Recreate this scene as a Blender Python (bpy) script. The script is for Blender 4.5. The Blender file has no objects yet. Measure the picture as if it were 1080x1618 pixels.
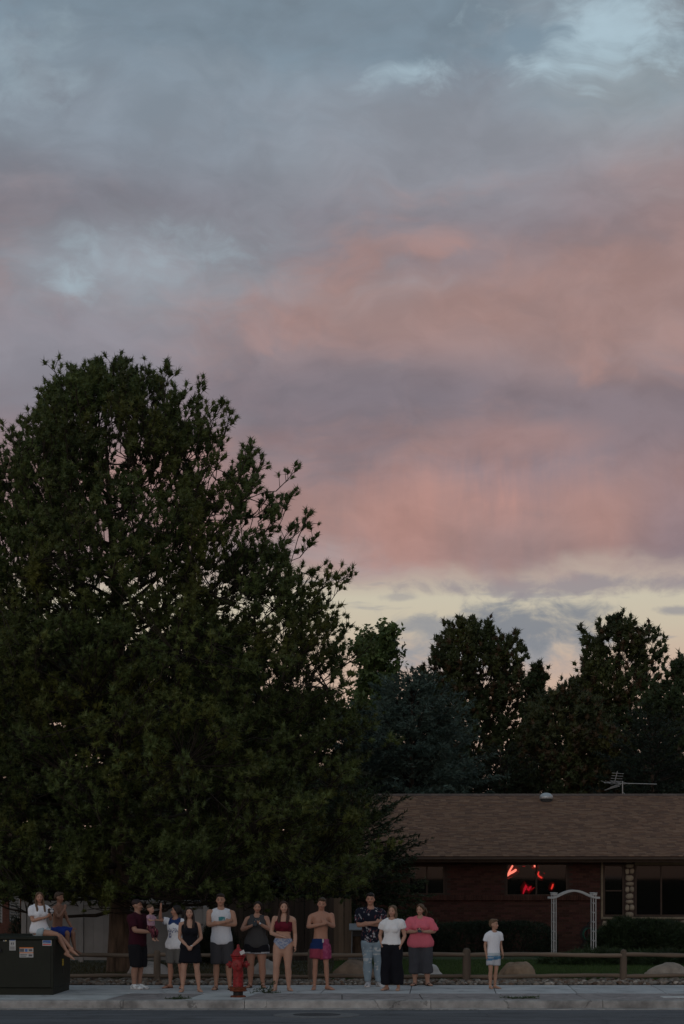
import bpy, bmesh, math, random
import numpy as np
from mathutils import Vector, Matrix
sc = bpy.context.scene
COL = sc.collection
RAD = math.radians

# ---------------------------------------------------------------- camera
CAM_H, FPX, HORIZON = 2.2, 3300.0, 1381.0
cd = bpy.data.cameras.new('camera')
cam = bpy.data.objects.new('camera', cd)
COL.objects.link(cam)
cam.location = (0, 0, CAM_H)
cam.rotation_euler = (RAD(90), 0, 0)
cd.sensor_fit = 'HORIZONTAL'
cd.sensor_width = 36.0
cd.lens = FPX / 1080.0 * 36.0
cd.shift_y = (HORIZON - 809.0) / 1080.0
cd.clip_start, cd.clip_end = 0.1, 4000.0
sc.camera = cam

def W(px, py, d):
    return Vector(((px - 540.0) / FPX * d, d, CAM_H - (py - HORIZON) / FPX * d))
def SKYDIR(px, py):
    return Vector(((px - 540.0) / FPX, 1.0, (HORIZON - py) / FPX)).normalized()

# ---------------------------------------------------------------- view
sc.view_settings.view_transform = 'Standard'
sc.view_settings.look = 'None'
sc.view_settings.exposure = 0.0
sc.view_settings.gamma = 1.0
sc.view_settings.use_curve_mapping = False

def lin(r, g, b):
    f = lambda c: (c / 255 / 12.92) if c / 255 <= 0.04045 else ((c / 255 + 0.055) / 1.055) ** 2.4
    return (f(r), f(g), f(b), 1.0)

# ---------------------------------------------------------------- dusk sky: thin clear sky behind layered cloud
SUN_EL, SUN_AZ = RAD(12.0), RAD(200.0)      # the last glow comes from behind the camera, low
world = bpy.data.worlds.new('World')
sc.world = world
world.use_nodes = True
wn, wl = world.node_tree.nodes, world.node_tree.links
wn.clear()
def N(t, **kw):
    n = wn.new(t)
    for k, v in kw.items(): setattr(n, k, v)
    return n
def wmath(op, a, b=None, c=None, clamp=False):
    n = N('ShaderNodeMath', operation=op, use_clamp=clamp)
    for i, v in enumerate((a, b, c)):
        if v is None: continue
        if isinstance(v, (int, float)): n.inputs[i].default_value = v
        else: wl.new(v, n.inputs[i])
    return n.outputs[0]
def wvec(op, a, b):
    n = N('ShaderNodeVectorMath', operation=op)
    for i, v in enumerate((a, b)):
        if isinstance(v, (tuple, Vector)): n.inputs[i].default_value = tuple(v)
        else: wl.new(v, n.inputs[i])
    return n
def wnoise(scale, detail=5, rough=0.55, off=(0, 0, 0), dist=0.0, warp=True):
    m = N('ShaderNodeVectorMath', operation='MULTIPLY_ADD')
    wl.new(DIRW if warp else DIR, m.inputs[0]); m.inputs[1].default_value = scale; m.inputs[2].default_value = off
    n = N('ShaderNodeTexNoise', noise_dimensions='3D')
    wl.new(m.outputs[0], n.inputs['Vector'])
    n.inputs['Scale'].default_value = 1.0
    n.inputs['Detail'].default_value = detail
    n.inputs['Roughness'].default_value = rough
    n.inputs['Distortion'].default_value = dist
    return n.outputs['Fac']
def wmap(v, a, b, c=0.0, d=1.0):
    n = N('ShaderNodeMapRange', interpolation_type='SMOOTHSTEP', clamp=True)
    wl.new(v, n.inputs[0])
    for i, x in enumerate((a, b, c, d)): n.inputs[i + 1].default_value = x
    return n.outputs[0]
def wmix(fac, a, b):
    n = N('ShaderNodeMix', data_type='RGBA', clamp_factor=True)
    if isinstance(fac, (int, float)): n.inputs[0].default_value = fac
    else: wl.new(fac, n.inputs[0])
    for i, v in ((6, a), (7, b)):
        if isinstance(v, tuple): n.inputs[i].default_value = v
        else: wl.new(v, n.inputs[i])
    return n.outputs[2]
tc = N('ShaderNodeTexCoord')
nrm = N('ShaderNodeVectorMath', operation='NORMALIZE')
wl.new(tc.outputs['Generated'], nrm.inputs[0])
DIR = nrm.outputs[0]
sep = N('ShaderNodeSeparateXYZ'); wl.new(DIR, sep.inputs[0])
# the cloud noises are folded by one slow swirl
sw = N('ShaderNodeTexNoise', noise_dimensions='3D'); sw.inputs['Scale'].default_value = 11.0; sw.inputs['Detail'].default_value = 3.0; sw.inputs['Roughness'].default_value = 0.6
wl.new(DIR, sw.inputs['Vector'])
swm = N('ShaderNodeVectorMath', operation='MULTIPLY_ADD'); wl.new(sw.outputs['Color'], swm.inputs[0]); swm.inputs[1].default_value = (0.10, 0.10, 0.05); wl.new(DIR, swm.inputs[2])
DIRW = swm.outputs[0]
DZ = sep.outputs[2]
def blob(px, py, rx, ry):
    """1 inside an elliptic patch of sky round the direction of that cloud, 0 outside; the distance is returned"""
    c = SKYDIR(px, py)
    d = wvec('SUBTRACT', DIR, c).outputs[0]
    s = wvec('MULTIPLY', d, (FPX / rx, 3.0, FPX / ry)).outputs[0]
    n = N('ShaderNodeVectorMath', operation='LENGTH'); wl.new(s, n.inputs[0])
    return n.outputs['Value']
n_big = wnoise((7, 7, 20), 4, 0.5, (3.1, 0.4, 1.7))
n_mid = wnoise((17, 17, 42), 6, 0.55, (0.3, 5.2, 2.2))
n_fin = wnoise((44, 44, 95), 5, 0.6, (7.3, 1.2, 4.0))
n_vir = wnoise((26, 26, 4), 5, 0.65, (1.0, 2.0, 3.0), warp=False)
# banded colours of the cloud deck by elevation, the bands swaying with the noise
sway = wmath('MULTIPLY_ADD', wmath('SUBTRACT', n_big, 0.5), 0.045, DZ)
sway = wmath('MULTIPLY_ADD', wmath('SUBTRACT', n_mid, 0.5), 0.022, sway)
ramp = N('ShaderNodeValToRGB')
rmp = wmath('MULTIPLY', sway, 2.0); wl.new(rmp, ramp.inputs[0])
def zpy(py): return SKYDIR(640, py).z
stops = [(900, (165, 150, 150)), (868, (152, 129, 128)), (820, (154, 127, 124)), (760, (152, 126, 125)), (690, (140, 123, 128)),
         (630, (132, 120, 127)), (570, (142, 127, 131)), (500, (153, 132, 132)), (420, (143, 130, 135)),
         (340, (134, 127, 135)), (250, (139, 143, 153)), (150, (129, 144, 156)), (60, (122, 141, 155)), (-300, (122, 139, 152))]
el = ramp.color_ramp.elements
while len(el) > 1: el.remove(el[0])
el[0].position = zpy(stops[0][0]) * 2; el[0].color = lin(*stops[0][1])
for py, c in stops[1:]:
    e = el.new(min(1.0, zpy(py) * 2)); e.color = lin(*c)
col = ramp.outputs[0]
n_patch = wmath('ADD', wmath('MULTIPLY', n_mid, 0.6), wmath('MULTIPLY', n_fin, 0.4))
def ragged(dist, edge=1.0, soft=0.55, amp=2.2, nz=None):
    v = wmath('MULTIPLY_ADD', wmath('SUBTRACT', nz or n_patch, 0.5), amp, dist)
    return wmap(v, edge + soft, edge - soft)
def paint(c, px, py, rx, ry, rgb, k=1.0, **kw):
    f = ragged(blob(px, py, rx, ry), **kw)
    return wmix(wmath('MULTIPLY', f, k), c, lin(*rgb))
# free variation everywhere round the sky
low = wmap(DZ, zpy(150), zpy(420))
pinkn = wmath('MULTIPLY', wmap(wnoise((17, 17, 36), 5, 0.52, (9.3, 2.2, 0.5)), 0.47, 0.66), low)
col = wmix(wmath('MULTIPLY', pinkn, 0.75), col, lin(168, 134, 128))
greyn = wmap(wnoise((9, 9, 36), 5, 0.55, (2.3, 8.2, 6.5)), 0.52, 0.74)
col = wmix(wmath('MULTIPLY', greyn, 0.6), col, lin(124, 120, 128))
bluen = wmath('MULTIPLY', wmap(wnoise((12, 12, 30), 6, 0.52, (4.3, 1.2, 8.5)), 0.50, 0.72), wmap(DZ, zpy(640), zpy(300)))
col = wmix(wmath('MULTIPLY', bluen, 0.75), col, lin(151, 161, 170))
darkn = wmap(wnoise((18, 18, 50), 4, 0.52, (6.3, 3.2, 1.5)), 0.52, 0.75)
col = wmix(wmath('MULTIPLY', darkn, 0.45), col, lin(120, 118, 126))
# cloud masses in view
col = paint(col, 1040, 380, 170, 130, (163, 133, 128), 0.75, soft=0.9)
col = paint(col, 930, 490, 240, 90, (160, 132, 128), 0.65, soft=0.9)
col = paint(col, 620, 500, 150, 60, (164, 134, 129), 0.6, soft=0.9)
col = paint(col, 160, 210, 330, 130, (131, 142, 154), 0.65, soft=0.9)
col = paint(col, 130, 520, 230, 110, (142, 138, 147), 0.6, soft=0.9)
col = paint(col, 150, 340, 330, 70, (123, 122, 131), 0.8, soft=0.9)
col = paint(col, 80, 560, 160, 90, (140, 140, 150), 0.7, soft=0.9)
col = paint(col, 880, 340, 160, 45, (133, 124, 132), 0.6, soft=0.9)
col = paint(col, 600, 625, 190, 52, (124, 116, 124), 0.8, soft=0.8)
col = paint(col, 950, 655, 180, 42, (130, 118, 124), 0.65, soft=0.8)
col = paint(col, 800, 735, 170, 30, (136, 126, 135), 0.6, soft=0.8)
col = paint(col, 815, 690, 120, 26, (160, 129, 126), 0.6, soft=0.7)
# rain shafts lit pink
vir = wmath('MULTIPLY', wmap(n_vir, 0.32, 0.68), 1.0)
sh = ragged(blob(790, 820, 270, 88), soft=0.8, amp=1.0)
col = wmix(wmath('MULTIPLY', wmath('MULTIPLY', sh, vir), 1.0), col, lin(180, 138, 130))
col = paint(col, 650, 830, 70, 75, (176, 136, 128), 0.6, soft=0.9, amp=0.8)
col = paint(col, 950, 830, 85, 70, (172, 135, 128), 0.6, soft=0.9, amp=0.8)
col = paint(col, 800, 868, 90, 45, (146, 127, 128), 0.6, soft=0.9, amp=0.8)
col = paint(col, 1075, 850, 60, 70, (142, 125, 132), 0.7, soft=0.9, amp=0.8)
# lighter veils
col = paint(col, 560, 200, 300, 75, (138, 150, 162), 0.75, soft=0.9)
col = paint(col, 700, 260, 260, 90, (143, 141, 148), 0.5, soft=0.9)
col = paint(col, 230, 420, 170, 55, (146, 154, 163), 0.8, soft=0.9)
col = paint(col, 1010, 120, 130, 60, (150, 160, 166), 0.7, soft=0.9)
col = paint(col, 480, 40, 380, 55, (119, 133, 145), 0.7, soft=0.9)
col = paint(col, 1060, 20, 60, 30, (128, 132, 138), 0.7, soft=0.7)
# the cream strip under the deck, with small grey clouds
edge = wmath('MULTIPLY_ADD', wmath('SUBTRACT', n_mid, 0.5), 0.032, DZ)
strip = wmap(edge, zpy(880), zpy(930))
cr = N('ShaderNodeValToRGB'); wl.new(wmath('MULTIPLY', DZ, 5.0), cr.inputs[0])
e2 = cr.color_ramp.elements
e2[0].position = 0.0; e2[0].color = lin(196, 160, 142)
e2[1].position = zpy(1050) * 5; e2[1].color = lin(200, 174, 156)
for py, c in ((990, (200, 188, 167)), (945, (200, 192, 172)), (915, (186, 170, 158))):
    e = e2.new(zpy(py) * 5); e.color = lin(*c)
strip_col = cr.outputs[0]
lens = wmap(wnoise((24, 24, 170), 4, 0.5, (5.5, 0.1, 0.9), warp=False), 0.60, 0.72)
strip_col = wmix(wmath('MULTIPLY', lens, 0.6), strip_col, lin(146, 146, 152))
def gcloud(c, px, py, rx, ry, rgb, k):
    f = ragged(blob(px, py, rx, ry), soft=0.6, amp=3.0, nz=n_fin)
    return wmix(wmath('MULTIPLY', f, k), c, lin(*rgb))
strip_col = gcloud(strip_col, 775, 1025, 150, 40, (148, 150, 155), 0.9)
strip_col = gcloud(strip_col, 850, 990, 120, 30, (131, 135, 142), 0.95)
strip_col = gcloud(strip_col, 900, 925, 200, 14, (150, 142, 146), 0.9)
strip_col = gcloud(strip_col, 632, 943, 26, 5, (156, 152, 153), 0.6)
strip_col = gcloud(strip_col, 1075, 964, 34, 6, (146, 144, 149), 0.75)
strip_col = gcloud(strip_col, 690, 990, 45, 12, (150, 150, 152), 0.8)
mott = wmath('ADD', wmath('MULTIPLY', wnoise((20, 20, 42), 6, 0.56, (3.7, 6.1, 2.9)), 0.6), wmath('MULTIPLY', n_mid, 0.4))
mv = N('ShaderNodeVectorMath', operation='SCALE'); wl.new(col, mv.inputs[0]); wl.new(wmap(mott, 0.34, 0.66, 0.90, 1.10), mv.inputs['Scale'])
col = mv.outputs[0]
col = wmix(strip, col, strip_col)
# openings to the clear sky
gap_d = [blob(955, 45, 95, 36), blob(655, 110, 62, 17), blob(250, 412, 90, 30), blob(120, 458, 26, 16), blob(10, 100, 70, 50)]
gaps = None
for d, k, ed in zip(gap_d, (1.0, 0.9, 0.30, 0.4, 0.25), (1.05, 0.75, 0.5, 0.6, 0.7)):
    f = wmath('MULTIPLY', ragged(d, edge=ed, soft=1.1, amp=8.0), k)
    col = wmix(f, col, lin(184, 205, 214))               # thin bright cloud lining the openings
    f = wmath('MULTIPLY', f, 0.25)
    gaps = f if gaps is None else wmath('MAXIMUM', gaps, f)
high = wmap(DZ, zpy(60), zpy(-700))
gapn = wmath('MULTIPLY', wmap(wnoise((8, 8, 16), 5, 0.55, (1.3, 4.2, 3.5)), 0.60, 0.74), high)
gaps = wmath('MAXIMUM', gaps, wmath('MULTIPLY', gapn, 0.8))
sky = N('ShaderNodeTexSky', sky_type='NISHITA', sun_disc=False)
sky.sun_elevation = SUN_EL; sky.sun_rotation = SUN_AZ
sky.air_density, sky.dust_density, sky.ozone_density = 1.0, 2.0, 1.0
bg_clear = N('ShaderNodeBackground'); bg_clear.inputs['Strength'].default_value = 0.10
wl.new(sky.outputs[0], bg_clear.inputs['Color'])
bg_cloud = N('ShaderNodeBackground'); bg_cloud.inputs['Strength'].default_value = 1.0
wl.new(col, bg_cloud.inputs['Color'])
mixw = N('ShaderNodeMixShader')
wl.new(gaps, mixw.inputs[0]); wl.new(bg_cloud.outputs[0], mixw.inputs[1]); wl.new(bg_clear.outputs[0], mixw.inputs[2])
world.cycles.sampling_method = 'MANUAL'; world.cycles.sample_map_resolution = 256
wout = N('ShaderNodeOutputWorld'); wl.new(mixw.outputs[0], wout.inputs['Surface'])

# ---------------------------------------------------------------- sun: the wide, weak afterglow
sd = bpy.data.lights.new('sun', 'SUN'); sd.energy = 0.50; sd.angle = RAD(40.0); sd.color = (1.0, 0.93, 0.88)
sun = bpy.data.objects.new('sun', sd); COL.objects.link(sun)
_az = SUN_AZ
sdir = Vector((math.sin(_az) * math.cos(SUN_EL), math.cos(_az) * math.cos(SUN_EL), math.sin(SUN_EL)))
sun.rotation_euler = (-sdir).to_track_quat('-Z', 'Y').to_euler()

# ---------------------------------------------------------------- helpers
rng = np.random.default_rng(11)
random.seed(5)
def tag(o, label=None, cat=None, group=None, kind=None):
    if label: o['label'] = label
    if cat: o['category'] = cat
    if group: o['group'] = group
    if kind: o['kind'] = kind
    return o
def empty(name, loc=(0, 0, 0), rz=0.0):
    o = bpy.data.objects.new(name, None); COL.objects.link(o)
    o.location = loc; o.rotation_euler = (0, 0, rz); o.empty_display_size = 0.1
    return o
def link(name, me, mat=None, parent=None, loc=None, rot=None):
    o = bpy.data.objects.new(name, me); COL.objects.link(o)
    if mat is not None and len(me.materials) == 0:
        for m in (mat if isinstance(mat, (list, tuple)) else [mat]): me.materials.append(m)
    if parent is not None: o.parent = parent
    if loc is not None: o.location = loc
    if rot is not None: o.rotation_euler = rot
    return o
def np_mesh(name, v, f, smooth=True, cols=None):
    """v (n,3); f (m,k) with one k, or a list of arrays/lists"""
    me = bpy.data.meshes.new(name)
    v = np.asarray(v, np.float32)
    if isinstance(f, np.ndarray):
        k = f.shape[1]; nf = len(f); loops = f.ravel(); starts = np.arange(nf) * k
    else:
        lens = np.array([len(q) for q in f]); nf = len(f)
        loops = np.concatenate([np.asarray(q) for q in f]); starts = np.concatenate([[0], np.cumsum(lens)[:-1]])
    me.vertices.add(len(v)); me.vertices.foreach_set('co', v.ravel())
    me.loops.add(len(loops)); me.loops.foreach_set('vertex_index', loops.astype(np.int32))
    me.polygons.add(nf); me.polygons.foreach_set('loop_start', starts.astype(np.int32))
    me.polygons.foreach_set('use_smooth', np.full(nf, bool(smooth)))
    if cols is not None:
        a = me.color_attributes.new('Col', 'FLOAT_COLOR', 'POINT')
        c = np.ones((len(v), 4), np.float32); c[:, :3] = cols
        a.data.foreach_set('color', c.ravel())
    me.update(); me.validate()
    return me
class MB:
    """collects shapes for one mesh"""
    def __init__(s): s.v, s.f, s.n = [], [], 0
    def add(s, v, f):
        s.v.append(np.asarray(v, float)); s.f += [[i + s.n for i in q] for q in f]; s.n += len(v); return s
    def box(s, c, size, rot=None, bev=0.0):
        hx, hy, hz = (x / 2 for x in size)
        v = np.array([[x, y, z] for z in (-hz, hz) for y in (-hy, hy) for x in (-hx, hx)])
        f = [[0, 2, 3, 1], [4, 5, 7, 6], [0, 1, 5, 4], [2, 6, 7, 3], [0, 4, 6, 2], [1, 3, 7, 5]]
        if bev > 0:
            bm = bmesh.new()
            vs = [bm.verts.new(p) for p in v]
            for q in f: bm.faces.new([vs[i] for i in q])
            bmesh.ops.bevel(bm, geom=list(bm.edges), offset=bev, segments=1, affect='EDGES', profile=0.5)
            bm.verts.index_update()
            v = np.array([list(x.co) for x in bm.verts]); f = [[x.index for x in q.verts] for q in bm.faces]
            bm.free()
        if rot is not None: v = v @ np.array(rot).T
        return s.add(v + np.array(c), f)
    def span(s, a, b, **k):
        a, b = np.array(a, float), np.array(b, float)
        return s.box((a + b) / 2, np.abs(b - a), **k)
    def tube(s, pts, rad, n=10, cap='round', up=None):
        """closed tube; rad per point: number or (side, other) half sizes; up gives the 'other' axis"""
        P = [np.array(p, float) for p in pts]
        R = [(r, r) if np.isscalar(r) else tuple(r) for r in (rad if hasattr(rad, '__len__') else [rad] * len(P))]
        T = []
        for i in range(len(P)):
            a, b = P[max(i - 1, 0)], P[min(i + 1, len(P) - 1)]
            t = b - a; T.append(t / (np.linalg.norm(t) + 1e-9))
        ref = np.array(up if up is not None else ((0, 1, 0.01) if abs(T[0][1]) < 0.9 else (1, 0, 0.01)), float)
        rows, prev = [], None
        rings = [(P[i], R[i], T[i], 0.0, 1.0) for i in range(len(P))]
        if cap == 'round':
            def capr(i, sgn):
                m = min(R[i]); out = []
                for a in (35, 65, 83):
                    out.append((P[i] + sgn * T[i] * m * math.sin(RAD(a)), R[i], T[i], 0, math.cos(RAD(a))))
                return out
            rings = capr(0, -1)[::-1] + rings + capr(len(P) - 1, 1)
        ang = np.linspace(0, 2 * math.pi, n, endpoint=False)
        for p, r, t, _, k in rings:
            b = ref - t * np.dot(ref, t)
            if np.linalg.norm(b) < 1e-4: b = prev if prev is not None else np.array([1, 0, 0.])
            b = b / np.linalg.norm(b); a = np.cross(b, t); prev = b
            if up is None: ref = b
            rows.append(p + (np.cos(ang)[:, None] * a * r[0] + np.sin(ang)[:, None] * b * r[1]) * k)
        v = np.concatenate(rows); m = len(rows)
        f = [[i * n + j, i * n + (j + 1) % n, (i + 1) * n + (j + 1) % n, (i + 1) * n + j] for i in range(m - 1) for j in range(n)]
        f.append(list(range(n))[::-1]); f.append([(m - 1) * n + j for j in range(n)])
        return s.add(v, f)
    def ell(s, c, r, rot=None, nu=14, nv=9):
        v, f = [], []
        for i in range(nv + 1):
            th = math.pi * i / nv
            for j in range(nu):
                ph = 2 * math.pi * j / nu
                v.append((r[0] * math.sin(th) * math.cos(ph), r[1] * math.sin(th) * math.sin(ph), r[2] * math.cos(th)))
        v = np.array(v)
        v[:nu, :2] *= 0.0; v[-nu:, :2] *= 0
        top, bot = v[:1].copy(), v[-1:].copy()
        body = v[nu:-nu]; nb = len(body)
        V = np.concatenate([body, top, bot])
        for i in range(nv - 2):
            for j in range(nu):
                f.append([i * nu + j, (i + 1) * nu + j, (i + 1) * nu + (j + 1) % nu, i * nu + (j + 1) % nu])
        for j in range(nu):
            f.append([nb, j, (j + 1) % nu]); k = (nv - 2) * nu; f.append([nb + 1, k + (j + 1) % nu, k + j])
        if rot is not None: V = V @ np.array(rot).T
        return s.add(V + np.array(c), f)
    def lathe(s, prof, c=(0, 0, 0), n=20):
        v = [(r * math.cos(2 * math.pi * j / n), r * math.sin(2 * math.pi * j / n), z) for r, z in prof for j in range(n)]
        m = len(prof)
        f = [[i * n + j, i * n + (j + 1) % n, (i + 1) * n + (j + 1) % n, (i + 1) * n + j] for i in range(m - 1) for j in range(n)]
        f.append(list(range(n))[::-1]); f.append([(m - 1) * n + j for j in range(n)])
        return s.add(np.array(v) + np.array(c), f)
    def prism(s, poly, y0, y1):
        """polygon in x,z extruded along y"""
        n = len(poly)
        v = [(x, y0, z) for x, z in poly] + [(x, y1, z) for x, z in poly]
        f = [list(range(n)), [n + i for i in range(n)][::-1]] + [[i, n + i, n + (i + 1) % n, (i + 1) % n] for i in range(n)]
        return s.add(v, f)
    def V(s): return np.concatenate(s.v)
    def mesh(s, name, smooth=False): return np_mesh(name, s.V(), s.f, smooth)
    def build(s, name, mat, parent=None, smooth=False, loc=None, rot=None):
        me = s.mesh(name, smooth)
        if smooth:
            try: me.set_sharp_from_angle(angle=RAD(40))
            except Exception: pass
        return link(name, me, mat, parent, loc, rot)

def rotz(a): c, s = math.cos(a), math.sin(a); return np.array([[c, -s, 0], [s, c, 0], [0, 0, 1.]])
def rotx(a): c, s = math.cos(a), math.sin(a); return np.array([[1., 0, 0], [0, c, -s], [0, s, c]])
def roty(a): c, s = math.cos(a), math.sin(a); return np.array([[c, 0, s], [0, 1, 0], [-s, 0, c]])

_perm = np.random.default_rng(3).random((32, 32, 32))
def vnoise(p, scale=1.0):
    """smooth value noise in 3-D, 0..1"""
    q = np.asarray(p, float) * scale
    i = np.floor(q).astype(int); f = q - i; f = f * f * (3 - 2 * f)
    out = 0
    for dx in (0, 1):
        for dy in (0, 1):
            for dz in (0, 1):
                w = (f[:, 0] if dx else 1 - f[:, 0]) * (f[:, 1] if dy else 1 - f[:, 1]) * (f[:, 2] if dz else 1 - f[:, 2])
                out = out + w * _perm[(i[:, 0] + dx) % 32, (i[:, 1] + dy) % 32, (i[:, 2] + dz) % 32]
    return out

# ---------------------------------------------------------------- materials
MATS = {}
def mat(name, rgb, rough=0.8, var=0.25, scale=8.0, bump=0.0, bscale=40.0, objvar=0.0, huevar=0.0, stretch=(1, 1, 1), spec=0.3,
        metal=0.0, attr=False, rgb2=None, coord='Object', detail=5, trans=0.0, sss=0.0, wear=0.0):
    if name in MATS: return MATS[name]
    m = bpy.data.materials.new(name); m.use_nodes = True
    nt = m.node_tree; n, l = nt.nodes, nt.links
    b = n['Principled BSDF']
    b.inputs['Roughness'].default_value = rough
    b.inputs['Specular IOR Level'].default_value = spec
    b.inputs['Metallic'].default_value = metal
    t = n.new('ShaderNodeTexCoord'); mp = n.new('ShaderNodeMapping'); l.new(t.outputs[coord], mp.inputs[0]); mp.inputs['Scale'].default_value = stretch
    nz = n.new('ShaderNodeTexNoise'); l.new(mp.outputs[0], nz.inputs['Vector']); nz.inputs['Scale'].default_value = scale; nz.inputs['Detail'].default_value = detail; nz.inputs['Roughness'].default_value = 0.6
    rm = n.new('ShaderNodeMapRange'); l.new(nz.outputs['Fac'], rm.inputs[0])
    rm.inputs[1].default_value, rm.inputs[2].default_value = 0.3, 0.7
    mx = n.new('ShaderNodeMix'); mx.data_type = 'RGBA'
    l.new(rm.outputs[0], mx.inputs[0])
    c = tuple(rgb)
    lo = rgb2 if rgb2 else tuple(x * (1 - var) for x in c); hi = tuple(min(1, x * (1 + var)) for x in c)
    mx.inputs[6].default_value = (*lo, 1); mx.inputs[7].default_value = (*hi, 1)
    out = mx.outputs[2]
    if attr:
        at = n.new('ShaderNodeAttribute'); at.attribute_name = 'Col'
        mm = n.new('ShaderNodeMix'); mm.data_type = 'RGBA'; mm.blend_type = 'MULTIPLY'; mm.inputs[0].default_value = 1.0
        l.new(out, mm.inputs[6]); l.new(at.outputs['Color'], mm.inputs[7]); out = mm.outputs[2]
    if objvar or huevar:
        oi = n.new('ShaderNodeObjectInfo'); hs = n.new('ShaderNodeHueSaturation')
        r1 = n.new('ShaderNodeMapRange'); l.new(oi.outputs['Random'], r1.inputs[0]); r1.inputs[3].default_value = 1 - objvar; r1.inputs[4].default_value = 1 + objvar
        l.new(r1.outputs[0], hs.inputs['Value'])
        if huevar:
            mu = n.new('ShaderNodeMath'); mu.operation = 'MULTIPLY'; l.new(oi.outputs['Random'], mu.inputs[0]); mu.inputs[1].default_value = 7.31
            fr = n.new('ShaderNodeMath'); fr.operation = 'FRACT'; l.new(mu.outputs[0], fr.inputs[0])
            r2 = n.new('ShaderNodeMapRange'); l.new(fr.outputs[0], r2.inputs[0]); r2.inputs[3].default_value = 0.5 - huevar; r2.inputs[4].default_value = 0.5 + huevar
            l.new(r2.outputs[0], hs.inputs['Hue'])
        l.new(out, hs.inputs['Color']); out = hs.outputs[0]
    if wear:                                             # stains and hairline cracks
        st = n.new('ShaderNodeTexNoise'); l.new(t.outputs[coord], st.inputs['Vector']); st.inputs['Scale'].default_value = 0.9; st.inputs['Detail'].default_value = 8; st.inputs['Roughness'].default_value = 0.7
        sr = n.new('ShaderNodeMapRange'); l.new(st.outputs['Fac'], sr.inputs[0]); sr.inputs[1].default_value, sr.inputs[2].default_value, sr.inputs[3].default_value, sr.inputs[4].default_value = 0.50, 0.68, 1.0, 1.0 - wear
        vo = n.new('ShaderNodeTexVoronoi'); vo.feature = 'DISTANCE_TO_EDGE'; vo.inputs['Scale'].default_value = 0.55
        ad = n.new('ShaderNodeVectorMath'); ad.operation = 'MULTIPLY_ADD'; l.new(st.outputs['Color'], ad.inputs[0]); ad.inputs[1].default_value = (.9, .9, .9); l.new(t.outputs[coord], ad.inputs[2]); l.new(ad.outputs[0], vo.inputs['Vector'])
        vr = n.new('ShaderNodeMapRange'); l.new(vo.outputs['Distance'], vr.inputs[0]); vr.inputs[1].default_value, vr.inputs[2].default_value, vr.inputs[3].default_value, vr.inputs[4].default_value = 0.003, 0.012, 1.0 - wear, 1.0
        mu_ = n.new('ShaderNodeMath'); mu_.operation = 'MULTIPLY'; l.new(sr.outputs[0], mu_.inputs[0]); l.new(vr.outputs[0], mu_.inputs[1])
        sc_ = n.new('ShaderNodeVectorMath'); sc_.operation = 'SCALE'; l.new(out, sc_.inputs[0]); l.new(mu_.outputs[0], sc_.inputs['Scale']); out = sc_.outputs[0]
    l.new(out, b.inputs['Base Color'])
    if bump:
        n2 = n.new('ShaderNodeTexNoise'); l.new(mp.outputs[0], n2.inputs['Vector']); n2.inputs['Scale'].default_value = bscale; n2.inputs['Detail'].default_value = 4
        bp = n.new('ShaderNodeBump'); bp.inputs['Strength'].default_value = bump; bp.inputs['Distance'].default_value = 0.02
        l.new(n2.outputs['Fac'], bp.inputs['Height']); l.new(bp.outputs[0], b.inputs['Normal'])
    if sss:
        b.inputs['Subsurface Weight'].default_value = sss
        b.inputs['Subsurface Radius'].default_value = (0.02, 0.008, 0.004)
    if trans:
        tr = n.new('ShaderNodeBsdfTranslucent'); l.new(out, tr.inputs['Color'])
        ms = n.new('ShaderNodeMixShader'); ms.inputs[0].default_value = trans
        l.new(b.outputs[0], ms.inputs[1]); l.new(tr.outputs[0], ms.inputs[2]); l.new(ms.outputs[0], n['Material Output'].inputs['Surface'])
    MATS[name] = m
    return m
def emit(name, rgb, s):
    m = bpy.data.materials.new(name); m.use_nodes = True
    b = m.node_tree.nodes['Principled BSDF']; b.inputs['Base Color'].default_value = (*[c * 0.3 for c in rgb], 1)
    b.inputs['Emission Color'].default_value = (*rgb, 1); b.inputs['Emission Strength'].default_value = s
    return m
def glass(name, tint=(0.02, 0.022, 0.024), refl=0.12):
    """window pane: part clear, part mirror"""
    m = bpy.data.materials.new(name); m.use_nodes = True
    n, l = m.node_tree.nodes, m.node_tree.links
    n.remove(n['Principled BSDF'])
    tr = n.new('ShaderNodeBsdfTransparent'); tr.inputs[0].default_value = (0.55, 0.55, 0.55, 1)
    gl = n.new('ShaderNodeBsdfGlossy'); gl.inputs['Roughness'].default_value = 0.02; gl.inputs['Color'].default_value = (0.9, 0.9, 0.9, 1)
    ms = n.new('ShaderNodeMixShader'); ms.inputs[0].default_value = refl
    l.new(tr.outputs[0], ms.inputs[1]); l.new(gl.outputs[0], ms.inputs[2]); l.new(ms.outputs[0], n['Material Output'].inputs['Surface'])
    return m

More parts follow.
